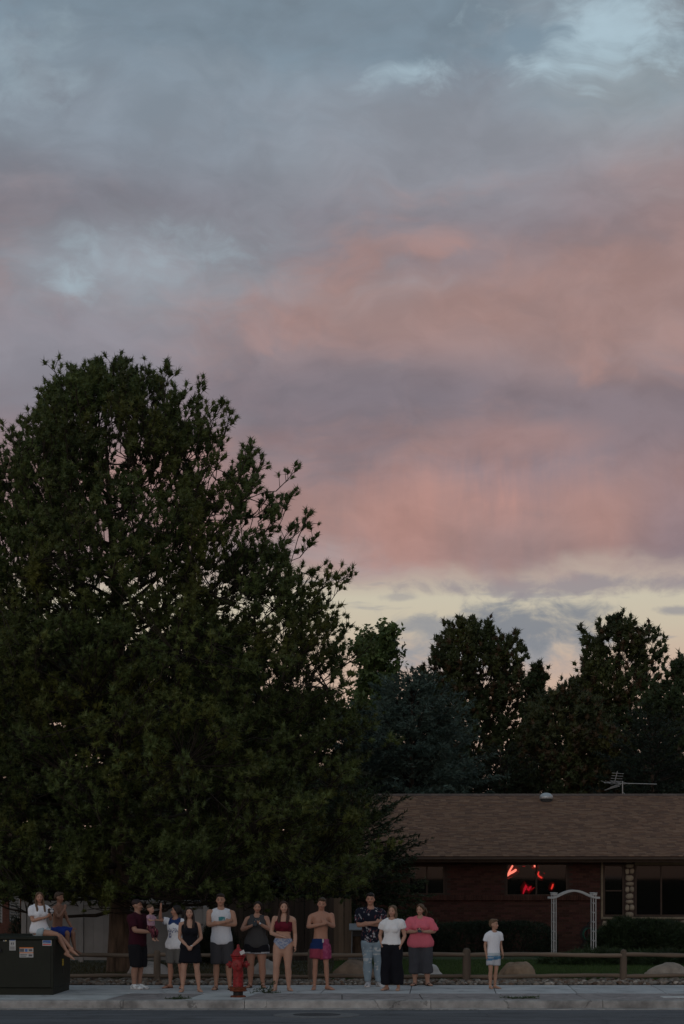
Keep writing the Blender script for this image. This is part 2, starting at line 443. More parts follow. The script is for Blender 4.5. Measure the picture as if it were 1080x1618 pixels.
# ---------------------------------------------------------------- ground, road, pavement
def gz(y):
    return float(np.interp(y, [0, 44.5, 66, 5000], [0.0, 0.0, -0.30, -0.30]))
KERB_Y, WALK_Y, BED_Y, LAWN_Y = 36.5, 38.6, 41.5, 43.4
ROAD_Z = -0.14
m_asphalt = mat('asphalt', (0.095, 0.098, 0.105), 0.85, 0.30, 2.2, 0.6, 90, stretch=(0.12, 1, 1), detail=8, wear=.35)
m_conc = mat('concrete', (0.42, 0.422, 0.41), 0.9, 0.18, 2.2, 0.25, 60, wear=.35)
m_conc_old = mat('concrete_old', (0.30, 0.29, 0.275), 0.92, 0.30, 4.0, 0.6, 50, objvar=0.12, wear=.45)
m_slab = mat('walk_concrete', (0.42, 0.422, 0.42), 0.9, 0.18, 1.7, 0.25, 60, objvar=0.08, wear=.35)
m_stamp = mat('stamped_concrete', (0.255, 0.225, 0.215), 0.9, 0.32, 5, 0.6, 30, objvar=0.10, wear=.35)
m_soil = mat('soil', (0.055, 0.045, 0.032), 0.95, 0.4, 3.0, 0.6, 30, rgb2=(0.03, 0.035, 0.018))
m_lawn = mat('lawn_ground', (0.035, 0.055, 0.018), 0.95, 0.4, 1.2, 0.6, 40, rgb2=(0.04, 0.035, 0.02))

def sheet(name, x0, x1, ys, zf, m, nx=2):
    xs = np.linspace(x0, x1, nx); v = [(x, y, zf(y)) for y in ys for x in xs]
    f = [[j * nx + i, j * nx + i + 1, (j + 1) * nx + i + 1, (j + 1) * nx + i] for j in range(len(ys) - 1) for i in range(nx - 1)]
    return tag(link(name, np_mesh(name, v, f, False), m), kind='structure')
sheet('ground', -900, 900, [BED_Y - 0.02, 44.5, 55, 66, 120, 1800], lambda y: gz(y) - 0.03, m_soil, 2)
sheet('verge_ground', -900, 900, [-900, -3, 9.0], lambda y: 0.05, m_lawn, 2)
sheet('road', -900, 900, [9.0, KERB_Y - 0.42], lambda y: ROAD_Z, m_asphalt, 2)
sheet('lawn', -0.2, 60, [LAWN_Y, 44.5, 50, 55, 60, 66.0], lambda y: gz(y) - 0.004, m_lawn, 2)
far = MB().span((-900, 8.6, -0.4), (900, 9.0, 0.06)).build('far_kerb', m_conc_old); tag(far, kind='structure')
# gutter and kerb, cast in lengths
gut = empty('gutter'); tag(gut, kind='structure')
kerb = empty('kerb'); tag(kerb, kind='structure')
kx = [-12.0, -8.6, -3.82, -1.70, 1.55, 4.55, 7.6, 11.0]
for a, b in zip(kx[:-1], kx[1:]):
    MB().add([(a + .004, KERB_Y - .46, ROAD_Z + .010), (b - .004, KERB_Y - .46, ROAD_Z + .010), (b - .004, KERB_Y - .02, ROAD_Z + .004), (a + .004, KERB_Y - .02, ROAD_Z + .004),
              (a + .004, KERB_Y - .46, -0.4), (b - .004, KERB_Y - .46, -0.4), (b - .004, KERB_Y - .02, -0.4), (a + .004, KERB_Y - .02, -0.4)],
             [[0, 1, 2, 3], [0, 4, 5, 1], [1, 5, 6, 2], [3, 7, 4, 0]]).build('gutter_length', m_conc_old, gut)
    prof = [(0, -0.4), (-0.035, ROAD_Z + .004), (-0.012, -0.035), (0.004, -0.010), (0.03, 0.0), (0.19, 0.002), (0.19, -0.4)]
    v = [(x, KERB_Y - 0.02 + py, pz) for x in (a + .005, b - .005) for py, pz in prof]; n = len(prof)
    MB().add(v, [[i, i + 1, n + i + 1, n + i] for i in range(n - 1)] + [list(range(n))[::-1], [n + i for i in range(n)]]).build('kerb_length', m_conc_old, kerb)
# strip between kerb and walk: stamped panels, and plain drive-way panels where the photo shows them
strip = empty('verge_strip'); tag(strip, kind='structure')
walk = empty('pavement'); tag(walk, kind='structure')
def slab(par, x0, x1, y0, y1, m, skew=0.0, name='slab', z=0.0):
    g = 0.007
    v = [(x0 + g, y0 + g, z), (x1 - g, y0 + g, z), (x1 - g + skew, y1 - g, z), (x0 + g + skew, y1 - g, z)]
    b = 0.008
    vi = [(x0 + g + b, y0 + g + b, z + b), (x1 - g - b, y0 + g + b, z + b), (x1 - g - b + skew, y1 - g - b, z + b), (x0 + g + b + skew, y1 - g - b, z + b)]
    lo = [(x, y, z - 0.12) for x, y, _ in v]
    V = [(x, y, q - b) for x, y, q in lo + v + vi]
    f = [[8, 9, 10, 11]] + [[4 + i, 4 + (i + 1) % 4, 8 + (i + 1) % 4, 8 + i] for i in range(4)] + [[i, (i + 1) % 4, 4 + (i + 1) % 4, 4 + i] for i in range(4)]
    return MB().add(V, f).build(name, m, par)
y0, y1 = KERB_Y + .172, WALK_Y - .01
for a, b, m in ((-12, -8.6, m_conc), (-8.6, -4.25, m_conc), (-4.16, -2.79, m_stamp), (-2.78, -1.67, m_conc), (-1.60, 0.0, m_stamp), (0.0, 1.42, m_stamp), (1.42, 2.9, m_stamp),
                (2.9, 4.3, m_stamp), (4.3, 6.0, m_stamp), (6.0, 8.2, m_stamp), (8.2, 11, m_stamp)):
    if (a, b) == (-8.6, -4.25):
        slab(strip, a, b + 0.075, y0, y1, m, 0.24, 'strip_panel'); continue
    if (a, b) == (-2.78, -1.67):
        slab(strip, a, b - .12, y0, y1, m, 0.24, 'strip_panel', 0.001); continue
    if (a, b) == (-1.60, 0.0):
        slab(strip, a - 0.18, b, y0, y1, m, 0.0, 'strip_panel'); continue
    if (a, b) == (-4.16, -2.79):
        slab(strip, a, b, y0, y1, m, 0.24, 'strip_panel'); continue
    slab(strip, a, b, y0, y1, m, 0.0, 'strip_panel')
xs = [-12, -9.0, -6.9, -4.9, -3.35, -1.85, -0.4, 1.25, 2.85, 4.35, 6.0, 7.7, 9.4, 11]
for a, b in zip(xs[:-1], xs[1:]): slab(walk, a, b, WALK_Y, BED_Y, m_slab, 0.14)
tag(MB().span((-14, KERB_Y + .165, -0.35), (12, BED_Y + .01, -0.03)).build('pavement_bed', mat('joint_dirt', (0.06, 0.055, 0.05), 0.95, 0.3, 9)), kind='structure')
# pale patch strip on the stamped verge at the right
slab(strip, 5.72, 6.56, KERB_Y + .75, KERB_Y + 1.15, mat('pale_patch', (0.5, 0.5, 0.48), 0.9, 0.2, 6), 0, 'pale_patch', 0.006)

# utility cover in the road
cov = empty('manhole_cover', (-0.42, 34.7, ROAD_Z)); tag(cov, 'round iron utility cover set in the asphalt in front of the kerb', 'manhole cover')
m_iron = mat('cast_iron', (0.045, 0.043, 0.045), 0.6, 0.3, 12, 0.3, 60, metal=0.4)
MB().lathe([(0.72, 0.0), (0.72, 0.006), (0.40, 0.012), (0.40, 0.004)], n=36).build('collar', mat('collar_concrete', (0.135, 0.135, 0.135), 0.9, 0.2, 10), cov)
MB().lathe([(0.385, 0.0), (0.385, 0.013), (0.36, 0.016), (0.0, 0.016)], n=36).build('lid', m_iron, cov)

# river stones between the walk and the fence
def rock_mesh(n, spread, zf, size, seed, colour_fn, ico=1):
    r = np.random.default_rng(seed)
    bm = bmesh.new(); bmesh.ops.create_icosphere(bm, subdivisions=ico, radius=1.0)
    bv = np.array([list(v.co) for v in bm.verts]); bf = np.array([[v.index for v in f.verts] for f in bm.faces]); bm.free()
    V, F, C = [], [], []
    for i in range(n):
        x, y = spread(r)
        s = size(r); sx, sy, sz = s * r.uniform(.8, 1.35), s * r.uniform(.7, 1.1), s * r.uniform(.45, .75)
        v = bv * (1 + 0.22 * (r.random((len(bv), 1)) - .5)) * (sx, sy, sz)
        v = v @ (rotz(r.uniform(0, 6.28)) @ rotx(r.normal(0, .25))).T + (x, y, zf(x, y) + sz * 0.35)
        V.append(v); F.append(bf + i * len(bv)); C.append(np.tile(colour_fn(r), (len(bv), 1)))
    return np.concatenate(V), np.concatenate(F), np.concatenate(C)
def river_col(r):
    k = r.random()
    base = np.array((0.26, 0.23, 0.20)) if k < .45 else np.array((0.20, 0.14, 0.105)) if k < .72 else np.array((0.30, 0.29, 0.27)) if k < .92 else np.array((0.5, 0.48, 0.45))
    return base * np.array((.80, .74, .68)) * r.uniform(.5, 1.2)
v, f, c = rock_mesh(2600, lambda r: (r.uniform(-8, 9), r.uniform(BED_Y + .06, LAWN_Y + .12)), lambda x, y: 0.0, lambda r: r.uniform(.03, .075), 4, river_col)
m_river = mat('river_stone', (1, 1, 1), 0.75, 0.15, 14, 0.2, 50, attr=True)
o = link('river_stones', np_mesh('river_stones', v, f, True, c), m_river)
tag(o, 'bed of brown and grey river stones between pavement and log fence', 'stones', kind='stuff')

# grass blades on the lawn and the thin dry growth under the pine
def blades(n, region, seed, h, col, zf):
    r = np.random.default_rng(seed)
    p = region(r, n); a = r.uniform(0, 2 * np.pi, len(p)); hh = h * r.uniform(.5, 1.3, len(p)); w = .006
    z = np.array([zf(y) for y in p[:, 1]])
    d = np.stack([np.cos(a), np.sin(a)], 1)
    lean = r.normal(0, .35, (len(p), 2)) * hh[:, None]
    V = np.zeros((len(p), 3, 3))
    V[:, 0, :2] = p - d * w; V[:, 1, :2] = p + d * w; V[:, 2, :2] = p + lean
    V[:, 0, 2] = V[:, 1, 2] = z - .01; V[:, 2, 2] = z + hh
    C = np.repeat(np.array(col)[None, :] * r.uniform(.5, 1.4, (len(p), 1)), 3, 0)
    return V.reshape(-1, 3), np.arange(len(p) * 3).reshape(-1, 3), C
def reg(x0, x1, ya, yb, bias=1.6):
    return lambda r, n: np.stack([r.uniform(x0, x1, n), ya + (yb - ya) * r.random(n) ** bias], 1)
m_grass = mat('grass_blade', (1, 1, 1), 0.6, 0.1, 3, attr=True, trans=0.25)
v, f, c = blades(90000, reg(-0.2, 10, LAWN_Y, 58), 8, .07, (0.045, 0.085, 0.02), gz)
tag(link('grass', np_mesh('grass', v, f, False, c), m_grass), 'short green lawn grass in front of the brick house', 'grass', kind='stuff')
v, f, c = blades(26000, reg(-9, -0.2, LAWN_Y, 57), 9, .06, (0.05, 0.05, 0.02), gz)
tag(link('dry_grass', np_mesh('dry_grass', v, f, False, c), m_grass), 'thin dull grass and needle litter under the big pine', 'grass', kind='stuff')

# ---------------------------------------------------------------- boulders
def boulder(px, py, wpx, hpx, d, rgb, label, seed, rgb2=None):
    c = W(px, py, d); s = d / FPX
    bm = bmesh.new(); bmesh.ops.create_icosphere(bm, subdivisions=4, radius=1.0)
    v = np.array([list(q.co) for q in bm.verts]); f = np.array([[q.index for q in k.verts] for k in bm.faces]); bm.free()
    r = np.random.default_rng(seed); off = r.uniform(0, 20, 3)
    # faceted: cut by a few planes, then roughen
    for k in range(14):
        n = r.normal(0, 1, 3); n[2] = abs(n[2]) * .8; n /= np.linalg.norm(n); t = r.uniform(.72, .95)
        dd = v @ n - t; v = v - np.where(dd > 0, dd * .85, 0)[:, None] * n
    nn = vnoise(v + off, 2.2) - .5 + .5 * (vnoise(v + off, 6) - .5) + .25 * (vnoise(v + off, 14) - .5)
    v = v * (1 + .16 * nn)[:, None]
    w, h = wpx * s / 2, hpx * s
    v[:, 0] *= w; v[:, 1] *= w * .75
    v[:, 2] = np.where(v[:, 2] > 0, v[:, 2] * h, v[:, 2] * .15)
    m = mat('boulder_%d' % seed, rgb, .9, .3, 3.5, .5, 16, rgb2=rgb2)
    o = link('boulder', np_mesh('boulder', v, f, True), m, loc=(c.x, d, gz(d) - .02), rot=(0, 0, r.uniform(-.3, .3)))
    return tag(o, label, 'boulder', 'boulders behind the log fence')
boulder(562, 1545, 84, 30, 44.6, (0.17, 0.12, 0.085), 'large brown boulder between the boy in swim shorts and the man in jeans', 1)
boulder(678, 1545, 46, 24, 44.3, (0.36, 0.35, 0.33), 'whitish rounded boulder beside the grey capri trousers', 2)
boulder(816, 1545, 64, 31, 44.5, (0.24, 0.175, 0.12), 'tan rough boulder just behind the small boy', 3, (0.15, 0.10, 0.065))
boulder(1056, 1546, 84, 25, 44.4, (0.26, 0.22, 0.18), 'low pale brown boulder at the right edge behind the fence', 4)
boulder(232, 1544, 78, 30, 44.5, (0.30, 0.285, 0.27), 'grey boulder behind the log post beside the pine trunk', 5)
boulder(418, 1544, 50, 32, 44.4, (0.27, 0.26, 0.245), 'grey boulder seen between the legs of the woman in black shorts', 6)

# ---------------------------------------------------------------- log fence
m_log = mat('weathered_log', (0.115, 0.088, 0.066), .9, .45, 5, .6, 26, stretch=(1, 1, .12), objvar=.12)
m_rail = mat('weathered_rail', (0.125, 0.095, 0.070), .9, .45, 5, .6, 26, stretch=(.1, 1, 1), objvar=.12)
FY = 43.0
lf = empty('log_fence', (0, FY, 0)); tag(lf, 'low rustic fence of round log posts and two rails along the pavement', 'fence')
pxs = [-246, 2, 248, 492, 737, 984, 1231]
posts = [(p - 540) / FPX * FY for p in pxs]
for i, x in enumerate(posts):
    r = .082 + .008 * math.sin(i * 2.1); h = .66 + .02 * math.cos(i * 1.7)
    mb = MB()
    n = 14; prof = [(r * 1.03, -.15), (r, .1), (r * .97, h - .14), (r * .93, h - .06), (r * .70, h - .012), (r * .30, h + .006)]
    mb.lathe(prof, n=n)
    v = mb.V(); v[:, :2] *= (1 + .08 * (vnoise(v * (1, 1, .3) + i * 3.3, 22) - .5))[:, None]; mb.v = [v]
    mb.build('post', m_log, lf, True, (x, 0, 0), (0, RAD(1.2 * math.sin(i * 3)), i * 1.3))
for i in range(len(posts) - 1):
    for z, r in ((.54, .045), (.105, .042)):
        a, b = posts[i] - .02, posts[i + 1] + .02
        pts = [(a + (b - a) * t, .02 * math.sin(3 * t + i + z * 9), z + .014 * math.sin(5 * t + i * 2 + z * 20)) for t in np.linspace(0, 1, 14)]
        MB().tube(pts, [r * (1 + .10 * math.sin(t * 2.3 + i)) for t in range(14)], 10, 'flat').build('rail', m_rail, lf, True)

# ---------------------------------------------------------------- fire hydrant
m_red = mat('hydrant_red', (0.27, 0.009, 0.014), .5, .25, 14, .5, 30, rgb2=(0.11, 0.014, 0.010), spec=.35)
m_rust = mat('hydrant_rust', (0.13, 0.035, 0.015), .85, .5, 14, .6, 40)
m_blk = mat('black_iron', (0.012, 0.012, 0.013), .6, .3, 9)
hd_d = 7260 / (1575 - 1381)
hp = W(376, 1575, hd_d)
hy = empty('fire_hydrant', (hp.x, hd_d, 0)); tag(hy, 'red fire hydrant with rusty flange at the kerb', 'fire hydrant')
MB().lathe([(.14, 0), (.14, .018), (.125, .03), (.09, .035)], n=24).build('base_flange', m_rust, hy, True)
MB().lathe([(.088, .03), (.088, .115)], n=24).build('standpipe', m_blk, hy, True)
fl = MB().lathe([(.10, .10), (.155, .112), (.155, .132), (.145, .14), (.15, .15), (.15, .172), (.10, .182)], n=24).build('ground_flange', m_rust, hy, True)
for k in range(8):
    a = k * math.pi / 4 + .2
    MB().lathe([(.013, .0), (.013, .016), (.006, .018)], n=6).build('bolt', m_rust, fl, False, (.128 * math.cos(a), .128 * math.sin(a), .176))
MB().lathe([(.095, .175), (.093, .30), (.093, .55), (.098, .57), (.112, .585), (.118, .60), (.112, .625), (.108, .68), (.112, .70), (.125, .705), (.128, .725), (.10, .73)], n=28).build('barrel', m_red, hy, True)
bon = MB().lathe([(.118, .728), (.135, .735), (.137, .752), (.118, .765), (.098, .80), (.070, .842), (.040, .868), (.034, .872)], n=28).build('bonnet', m_red, hy, True)
MB().lathe([(.034, .868), (.036, .885), (.028, .90), (.024, .935), (.012, .945)], n=5).build('operating_nut', m_red, bon)
for k in range(8):
    a = k * math.pi / 4
    MB().lathe([(.012, .0), (.012, .015), (.005, .018)], n=6).build('bolt', m_red, bon, False, (.126 * math.cos(a), .126 * math.sin(a), .748))
def nozzle(ang, r, ln, z):
    mb = MB()
    prof = [(r * .95, .07), (r * .95, ln - .05), (r * 1.25, ln - .045), (r * 1.28, ln - .005), (r * 1.0, ln), (.026, ln + .003), (.022, ln + .03), (.012, ln + .033)]
    mb.lathe(prof, n=18); v = mb.V(); v = v @ roty(math.pi / 2).T; v = v @ rotz(ang).T + (0, 0, z); mb.v = [v]
    return mb.build('outlet_cap', m_red, hy, True)
nozzle(math.pi, .052, .175, .585); nozzle(0, .052, .175, .585); nozzle(-math.pi / 2 - .12, .072, .17, .575)
MB().box((.03, .0, .0), (.085, .006, .07)).build('tag_plate', mat('white_plastic', (.7, .7, .7), .5, .05), hy, False, (.055, -.135, .79), (RAD(20), RAD(-28), .25))

# ---------------------------------------------------------------- transformer cabinet
m_cab = mat('cabinet_green', (0.011, 0.014, 0.009), .55, .25, 2.0, .05, 30, spec=.2)
m_wht = mat('sticker_white', (.38, .39, .38), .5, .08, 20)
m_prt = mat('sticker_print', (.10, .10, .11), .6, .1)
m_org = mat('sticker_orange', (.55, .16, .04), .6, .1); m_blu = mat('sticker_blue', (.05, .12, .32), .6, .1); m_yel = mat('sticker_yellow', (.6, .42, .03), .6, .1)
m_redp = mat('sticker_red', (.5, .04, .04), .6, .1)
ca = W(84, 1572, 38.0)
tf = empty('transformer_cabinet', (ca.x, 38.05, 0), RAD(-2.5)); tag(tf, 'dark green steel utility transformer cabinet on the pavement', 'utility box')
CW, CD, CHT = 2.2, 1.75, 1.07
MB().span((-CW, .03, 0), (-.02, CD, .13)).build('skirt', m_cab, tf)
MB().span((-CW, 0, .125), (0, CD, CHT - .06), bev=.012).build('case', m_cab, tf)
MB().span((-CW - .03, -.035, CHT - .07), (.03, CD + .03, CHT), bev=.02).build('lid', m_cab, tf)
dr = MB().span((-CW + .05, -.012, .14), (-.05, .005, CHT - .075), bev=.004).build('door', m_cab, tf)
MB().box((-.98, -.03, .82), (.07, .04, .05), bev=.01).build('lock', m_blk, dr)
MB().tube([(-.98, -.05, .82), (-.98, -.065, .80), (-.94, -.065, .79)], .010, 6).build('lock_pin', m_blk, dr)
def sticker(x0, x1, z0, z1, bars, base=None, side=False):
    y = -.0165
    p = MB().span((x0, y, z0), (x1, y + .003, z1)).build('sticker', base or m_wht, dr)
    for bx0, bx1, bz0, bz1, m in bars:
        xx0, xx1 = x0 + (x1 - x0) * bx0, x0 + (x1 - x0) * bx1; zz0, zz1 = z0 + (z1 - z0) * bz0, z0 + (z1 - z0) * bz1
        MB().span((xx0, y - .0018, zz0), (xx1, y + .001, zz1)).build('print', m, p)
s = 38.0 / FPX
def sx(px): return (px - 84) * s
def sz(py): return CAM_H - (py - HORIZON) * s
lines = lambda a, b, x0, x1, n: [(x0, x1 - .08 * (i % 2), a + (b - a) * i / n, a + (b - a) * (i + .45) / n, m_prt) for i in range(n)]
sticker(sx(4), sx(9.5), sz(1487), sz(1483.3), [(.15, .55, .2, .8, m_prt), (.6, .95, .1, .35, m_yel)])
sticker(sx(13.8), sx(23.8), sz(1501.5), sz(1483), [(.1, .9, .84, .93, m_blu), (.25, .42, .50, .68, m_prt), (.55, .72, .50, .68, m_prt)] + lines(.08, .36, .12, .9, 5))
sticker(sx(30), sx(52), sz(1512.5), sz(1496.5), [(0, 1, .90, 1.0, m_org), (0, 1, .42, .50, m_org), (.02, .33, .55, .86, m_prt), (.40, .58, .56, .84, m_blu), (.66, .92, .60, .82, m_prt), (.05, .55, .22, .3, m_prt), (.05, .50, .08, .14, m_prt), (.66, .92, .10, .30, m_prt)])
sticker(sx(66.5), sx(81), sz(1494), sz(1484), [(.06, .92, .40, .86, m_blu), (.12, .7, .5, .58, m_wht), (.06, .92, .12, .26, m_redp)])
sd_ = MB().span((.001, .88, .50), (.005, 1.02, .62)).build('warning_label', m_yel, tf)
for k in range(3): MB().span((.004, .90, .52 + .033 * k), (.0065, 1.0, .53 + .033 * k)).build('print', m_prt, sd_)
MB().span((.001, .88, .36), (.005, 1.02, .47)).build('black_plate', m_blk, tf)

# ---------------------------------------------------------------- vinyl fence, left
m_vin = mat('tan_vinyl', (0.215, 0.212, 0.207), .55, .10, 2.5, .05, 20, objvar=.05)
VD = 56.0
def vp(px): return (px - 540) / FPX * VD
vf = empty('vinyl_fence', (0, VD, gz(VD))); tag(vf, 'tan vinyl privacy fence of wide panels behind the pine trunk', 'fence')
vtop = CAM_H - (1422 - HORIZON) / FPX * VD - gz(VD)
vposts = [vp(38), vp(128), vp(326)]
for x in vposts:
    MB().span((x - .065, -.065, 0), (x + .065, .065, vtop + .05), bev=.006).build('post', m_vin, vf)
    MB().add([(x - .08, -.08, vtop + .05), (x + .08, -.08, vtop + .05), (x + .08, .08, vtop + .05), (x - .08, .08, vtop + .05), (x - .08, -.08, vtop + .075), (x + .08, -.08, vtop + .075), (x + .08, .08, vtop + .075), (x - .08, .08, vtop + .075), (x, 0, vtop + .115)],
             [[0, 1, 5, 4], [1, 2, 6, 5], [2, 3, 7, 6], [3, 0, 4, 7], [4, 5, 8], [5, 6, 8], [6, 7, 8], [7, 4, 8], [3, 2, 1, 0]]).build('post_cap', m_vin, vf)
for a, b in zip(vposts[:-1], vposts[1:]):
    MB().span((a + .066, -.045, vtop - .14), (b - .066, .045, vtop), bev=.006).build('top_rail', m_vin, vf)
    MB().span((a + .066, -.045, .06), (b - .066, .045, .20), bev=.006).build('bottom_rail', m_vin, vf)
    n = max(2, int(round((b - a) / .29))); w = (b - a - .14) / n
    for i in range(n):
        x0 = a + .07 + i * w
        MB().span((x0 + .0004, -.018, .16), (x0 + w - .0004, .018, vtop - .10), bev=.003).build('board', m_vin, vf)
# pale post and lattice piece by the waving woman
pp = empty('white_trellis_panel', (vp(318), VD - .9, gz(VD))); tag(pp, 'small white gate panel beside the vinyl fence behind the waving woman', 'gate')
MB().span((-.06, -.05, 0), (.06, .05, 1.50), bev=.006).build('post', mat('white_vinyl', (.48, .49, .49), .5, .08, 3), pp, loc=(-.19, 0, 0))
MB().span((-.06, -.05, 0), (.06, .05, 1.52), bev=.006).build('post', MATS['white_vinyl'], pp, loc=(.17, 0, 0))
for i in range(3): MB().span((-.13, -.012, 1.06 - i * .44), (.10, .012, 1.44 - i * .44)).build('panel', MATS['white_vinyl'], pp)

# ---------------------------------------------------------------- wooden fence, middle
m_wood = mat('fence_wood', (0.055, 0.042, 0.033), .9, .45, 4, .5, 20, stretch=(1, 1, .08), objvar=.30)
m_wood2 = mat('fence_wood_pale', (0.16, 0.115, 0.08), .9, .40, 4, .5, 20, stretch=(1, 1, .08), objvar=.22)
WD = 57.0
def wp(px): return (px - 540) / FPX * WD
wf = empty('wooden_fence', (0, WD, gz(WD))); tag(wf, 'dark weathered board fence behind the woman in the maroon top', 'fence')
wtop = CAM_H - (1418 - HORIZON) / FPX * WD - gz(WD)
x = wp(336); i = 0
r_ = random.Random(4)
while x < wp(550):
    w = .135 + r_.uniform(-.012, .012); h = wtop + r_.uniform(-.03, .02); t = r_.uniform(-.008, .008)
    pale = x > wp(524)
    poly = [(0, .02), (w, .02), (w, h - .03), (w - .03, h), (.03, h), (0, h - .03)]
    MB().prism(poly, t - .011, t + .011).build('board', m_wood2 if pale else m_wood, wf, loc=(x, 0, 0), rot=(0, RAD(r_.uniform(-.4, .4)), 0))
    x += w + r_.uniform(.002, .012); i += 1
for z in (.35, 1.35): MB().span((wp(336), .03, z), (wp(550), .07, z + .09)).build('rail', m_wood, wf)
for px in (340, 445, 552): MB().span((wp(px) - .05, .02, 0), (wp(px) + .05, .12, wtop - .02)).build('post', m_wood2 if px > 500 else m_wood, wf)
# grey covered stand in the gap by the fence end
gs_ = empty('garden_stand', (wp(566), 55.5, gz(55.5))); tag(gs_, 'grey slanted board on a slim stand by the end of the wooden fence', 'stand')
m_gry = mat('grey_metal', (.17, .18, .19), .5, .15, 6)
MB().box((0, 0, .95), (.52, .34, .035), rot=rotx(.5), bev=.006).build('slanted_top', m_gry, gs_)
MB().box((0, .05, .80), (.40, .22, .20), bev=.01).build('tray', mat('dark_metal', (.03, .03, .032), .6, .2), gs_)
for sxx in (-.2, .2):
    for syy in (-.1, .14): MB().tube([(sxx, syy, 0), (sxx * .92, syy, .86)], .014, 8, 'flat').build('leg', m_gry, gs_, True)
bk = empty('wire_basket', (wp(566), 55.0, gz(55.0))); tag(bk, 'grey wire basket on the ground under the slanted board', 'basket')
for k in range(9): MB().span((-.27 + .0675 * k - .006, -.15, 0), (-.27 + .0675 * k + .006, -.14, .26)).build('wire', m_gry, bk)
for z in (.0, .13, .25): MB().span((-.28, -.153, z), (.28, -.137, z + .015)).build('hoop', m_gry, bk)
MB().span((-.28, -.13, .0), (.28, .15, .18)).build('lining', mat('basket_lining', (.13, .12, .11), .9, .3, 9), bk)

# ---------------------------------------------------------------- brick house
HD = 66.0
def hx(px, d=HD): return (px - 540) / FPX * d
def hz(py, d=HD): return CAM_H - (py - HORIZON) / FPX * d
HG = gz(HD)
m_mortar = mat('mortar', (0.050, 0.034, 0.028), .95, .2, 12)
m_brick = mat('brick', (1, 1, 1), .85, .18, 18, .3, 60, attr=True)
m_trim = mat('brown_trim', (0.055, 0.036, 0.026), .7, .2, 5)
m_roof = mat('shingle', (1, 1, 1), .92, .20, 22, .5, 90, attr=True)
m_pane = glass('window_glass', refl=.022)
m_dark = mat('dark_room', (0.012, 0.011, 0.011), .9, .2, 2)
m_blind = mat('blind_slat', (0.060, 0.055, 0.050), .6, .1, 5)
m_sill = mat('stone_sill', (0.20, 0.165, 0.12), .85, .2, 6)
hs = empty('brick_house', (0, 0, 0)); tag(hs, 'long single storey brick house with brown shingle roof behind the hedge', 'house')
X0, X1 = hx(551), 15.0
wins = [(hx(645), hx(702), hz(1413), hz(1367)), (hx(799), hx(896), hz(1415), hz(1364)),
        (hx(953), hx(985), hz(1447), hz(1366)), (hx(1003), hx(1100), hz(1447), hz(1366))]
def cut_wall(x0, x1, z0, z1, holes):
    xs = sorted({x0, x1, *[h[0] for h in holes], *[h[1] for h in holes]}); zs = sorted({z0, z1, *[h[2] for h in holes], *[h[3] for h in holes]})
    out = []
    for a, b in zip(xs[:-1], xs[1:]):
        for c, d in zip(zs[:-1], zs[1:]):
            m = ((a + b) / 2, (c + d) / 2)
            if not any(h[0] < m[0] < h[1] and h[2] < m[1] < h[3] for h in holes): out.append((a, b, c, d))
    return out
WT = 2.66
mb = MB()
for a, b, c, d in cut_wall(X0, X1, HG - .2, WT, wins): mb.span((a, HD, c), (b, HD + .22, d))
mb.build('wall', m_mortar, hs)
MB().span((X0, HD + .22, HG - .2), (X0 + .2, HD + 11, WT)).build('side_wall', m_mortar, hs)
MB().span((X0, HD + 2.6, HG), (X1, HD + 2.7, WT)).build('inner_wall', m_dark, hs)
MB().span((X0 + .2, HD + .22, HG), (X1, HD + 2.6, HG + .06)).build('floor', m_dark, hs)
# bricks in running bond
V, F, C = [], [], []
bx = MB().box((0, 0, 0), (1, 1, 1), bev=.0)
bv, bf = bx.V(), np.array(bx.f)
r = np.random.default_rng(21); k = 0
LB, HB, J = .203, .066, .011
zrow = HG; row = 0
XB = hx(948)
ledge = hz(1421)
while zrow < WT:
    x = X0 - (LB + J) / 2 * (row % 2)
    while x < XB:
        a, b = max(x, X0), min(x + LB, XB)
        zc = zrow + HB / 2
        if b - a > .03 and not any(w[0] - .02 < b and a < w[1] + .02 and w[2] - .07 < zc < w[3] + .02 for w in wins):
            for (p, q) in [(a, b)]:
                pr = .012 + r.uniform(-.002, .003)
                V.append(bv * (q - p, .03, HB) + ((p + q) / 2, HD + .015 - pr, zc)); F.append(bf + 8 * k); k += 1
                base = np.array((0.062, 0.024, 0.018)) * r.uniform(.65, 1.30); base[1] *= r.uniform(.9, 1.15)
                C.append(np.tile(base, (8, 1)))
        x += LB + J
    zrow += HB + J; row += 1
o = link('brick_courses', np_mesh('brick_courses', np.concatenate(V), np.concatenate(F), False, np.concatenate(C)), m_brick, hs); tag(o, kind='stuff')
# projecting soldier course under the windows
le = empty('brick_ledge'); le.parent = hs
x = X0; i = 0
me = MB().box((0, 0, 0), (.066, .12, .16), bev=.004).mesh('soldier_brick')
lb = mat('ledge_brick', (0.066, 0.028, 0.020), .85, .2, 18, .3, 60, objvar=.28)
while x < XB - .07:
    o = link('brick', me, lb, le, (x + .036, HD - .035, ledge + .06)); x += .077; i += 1
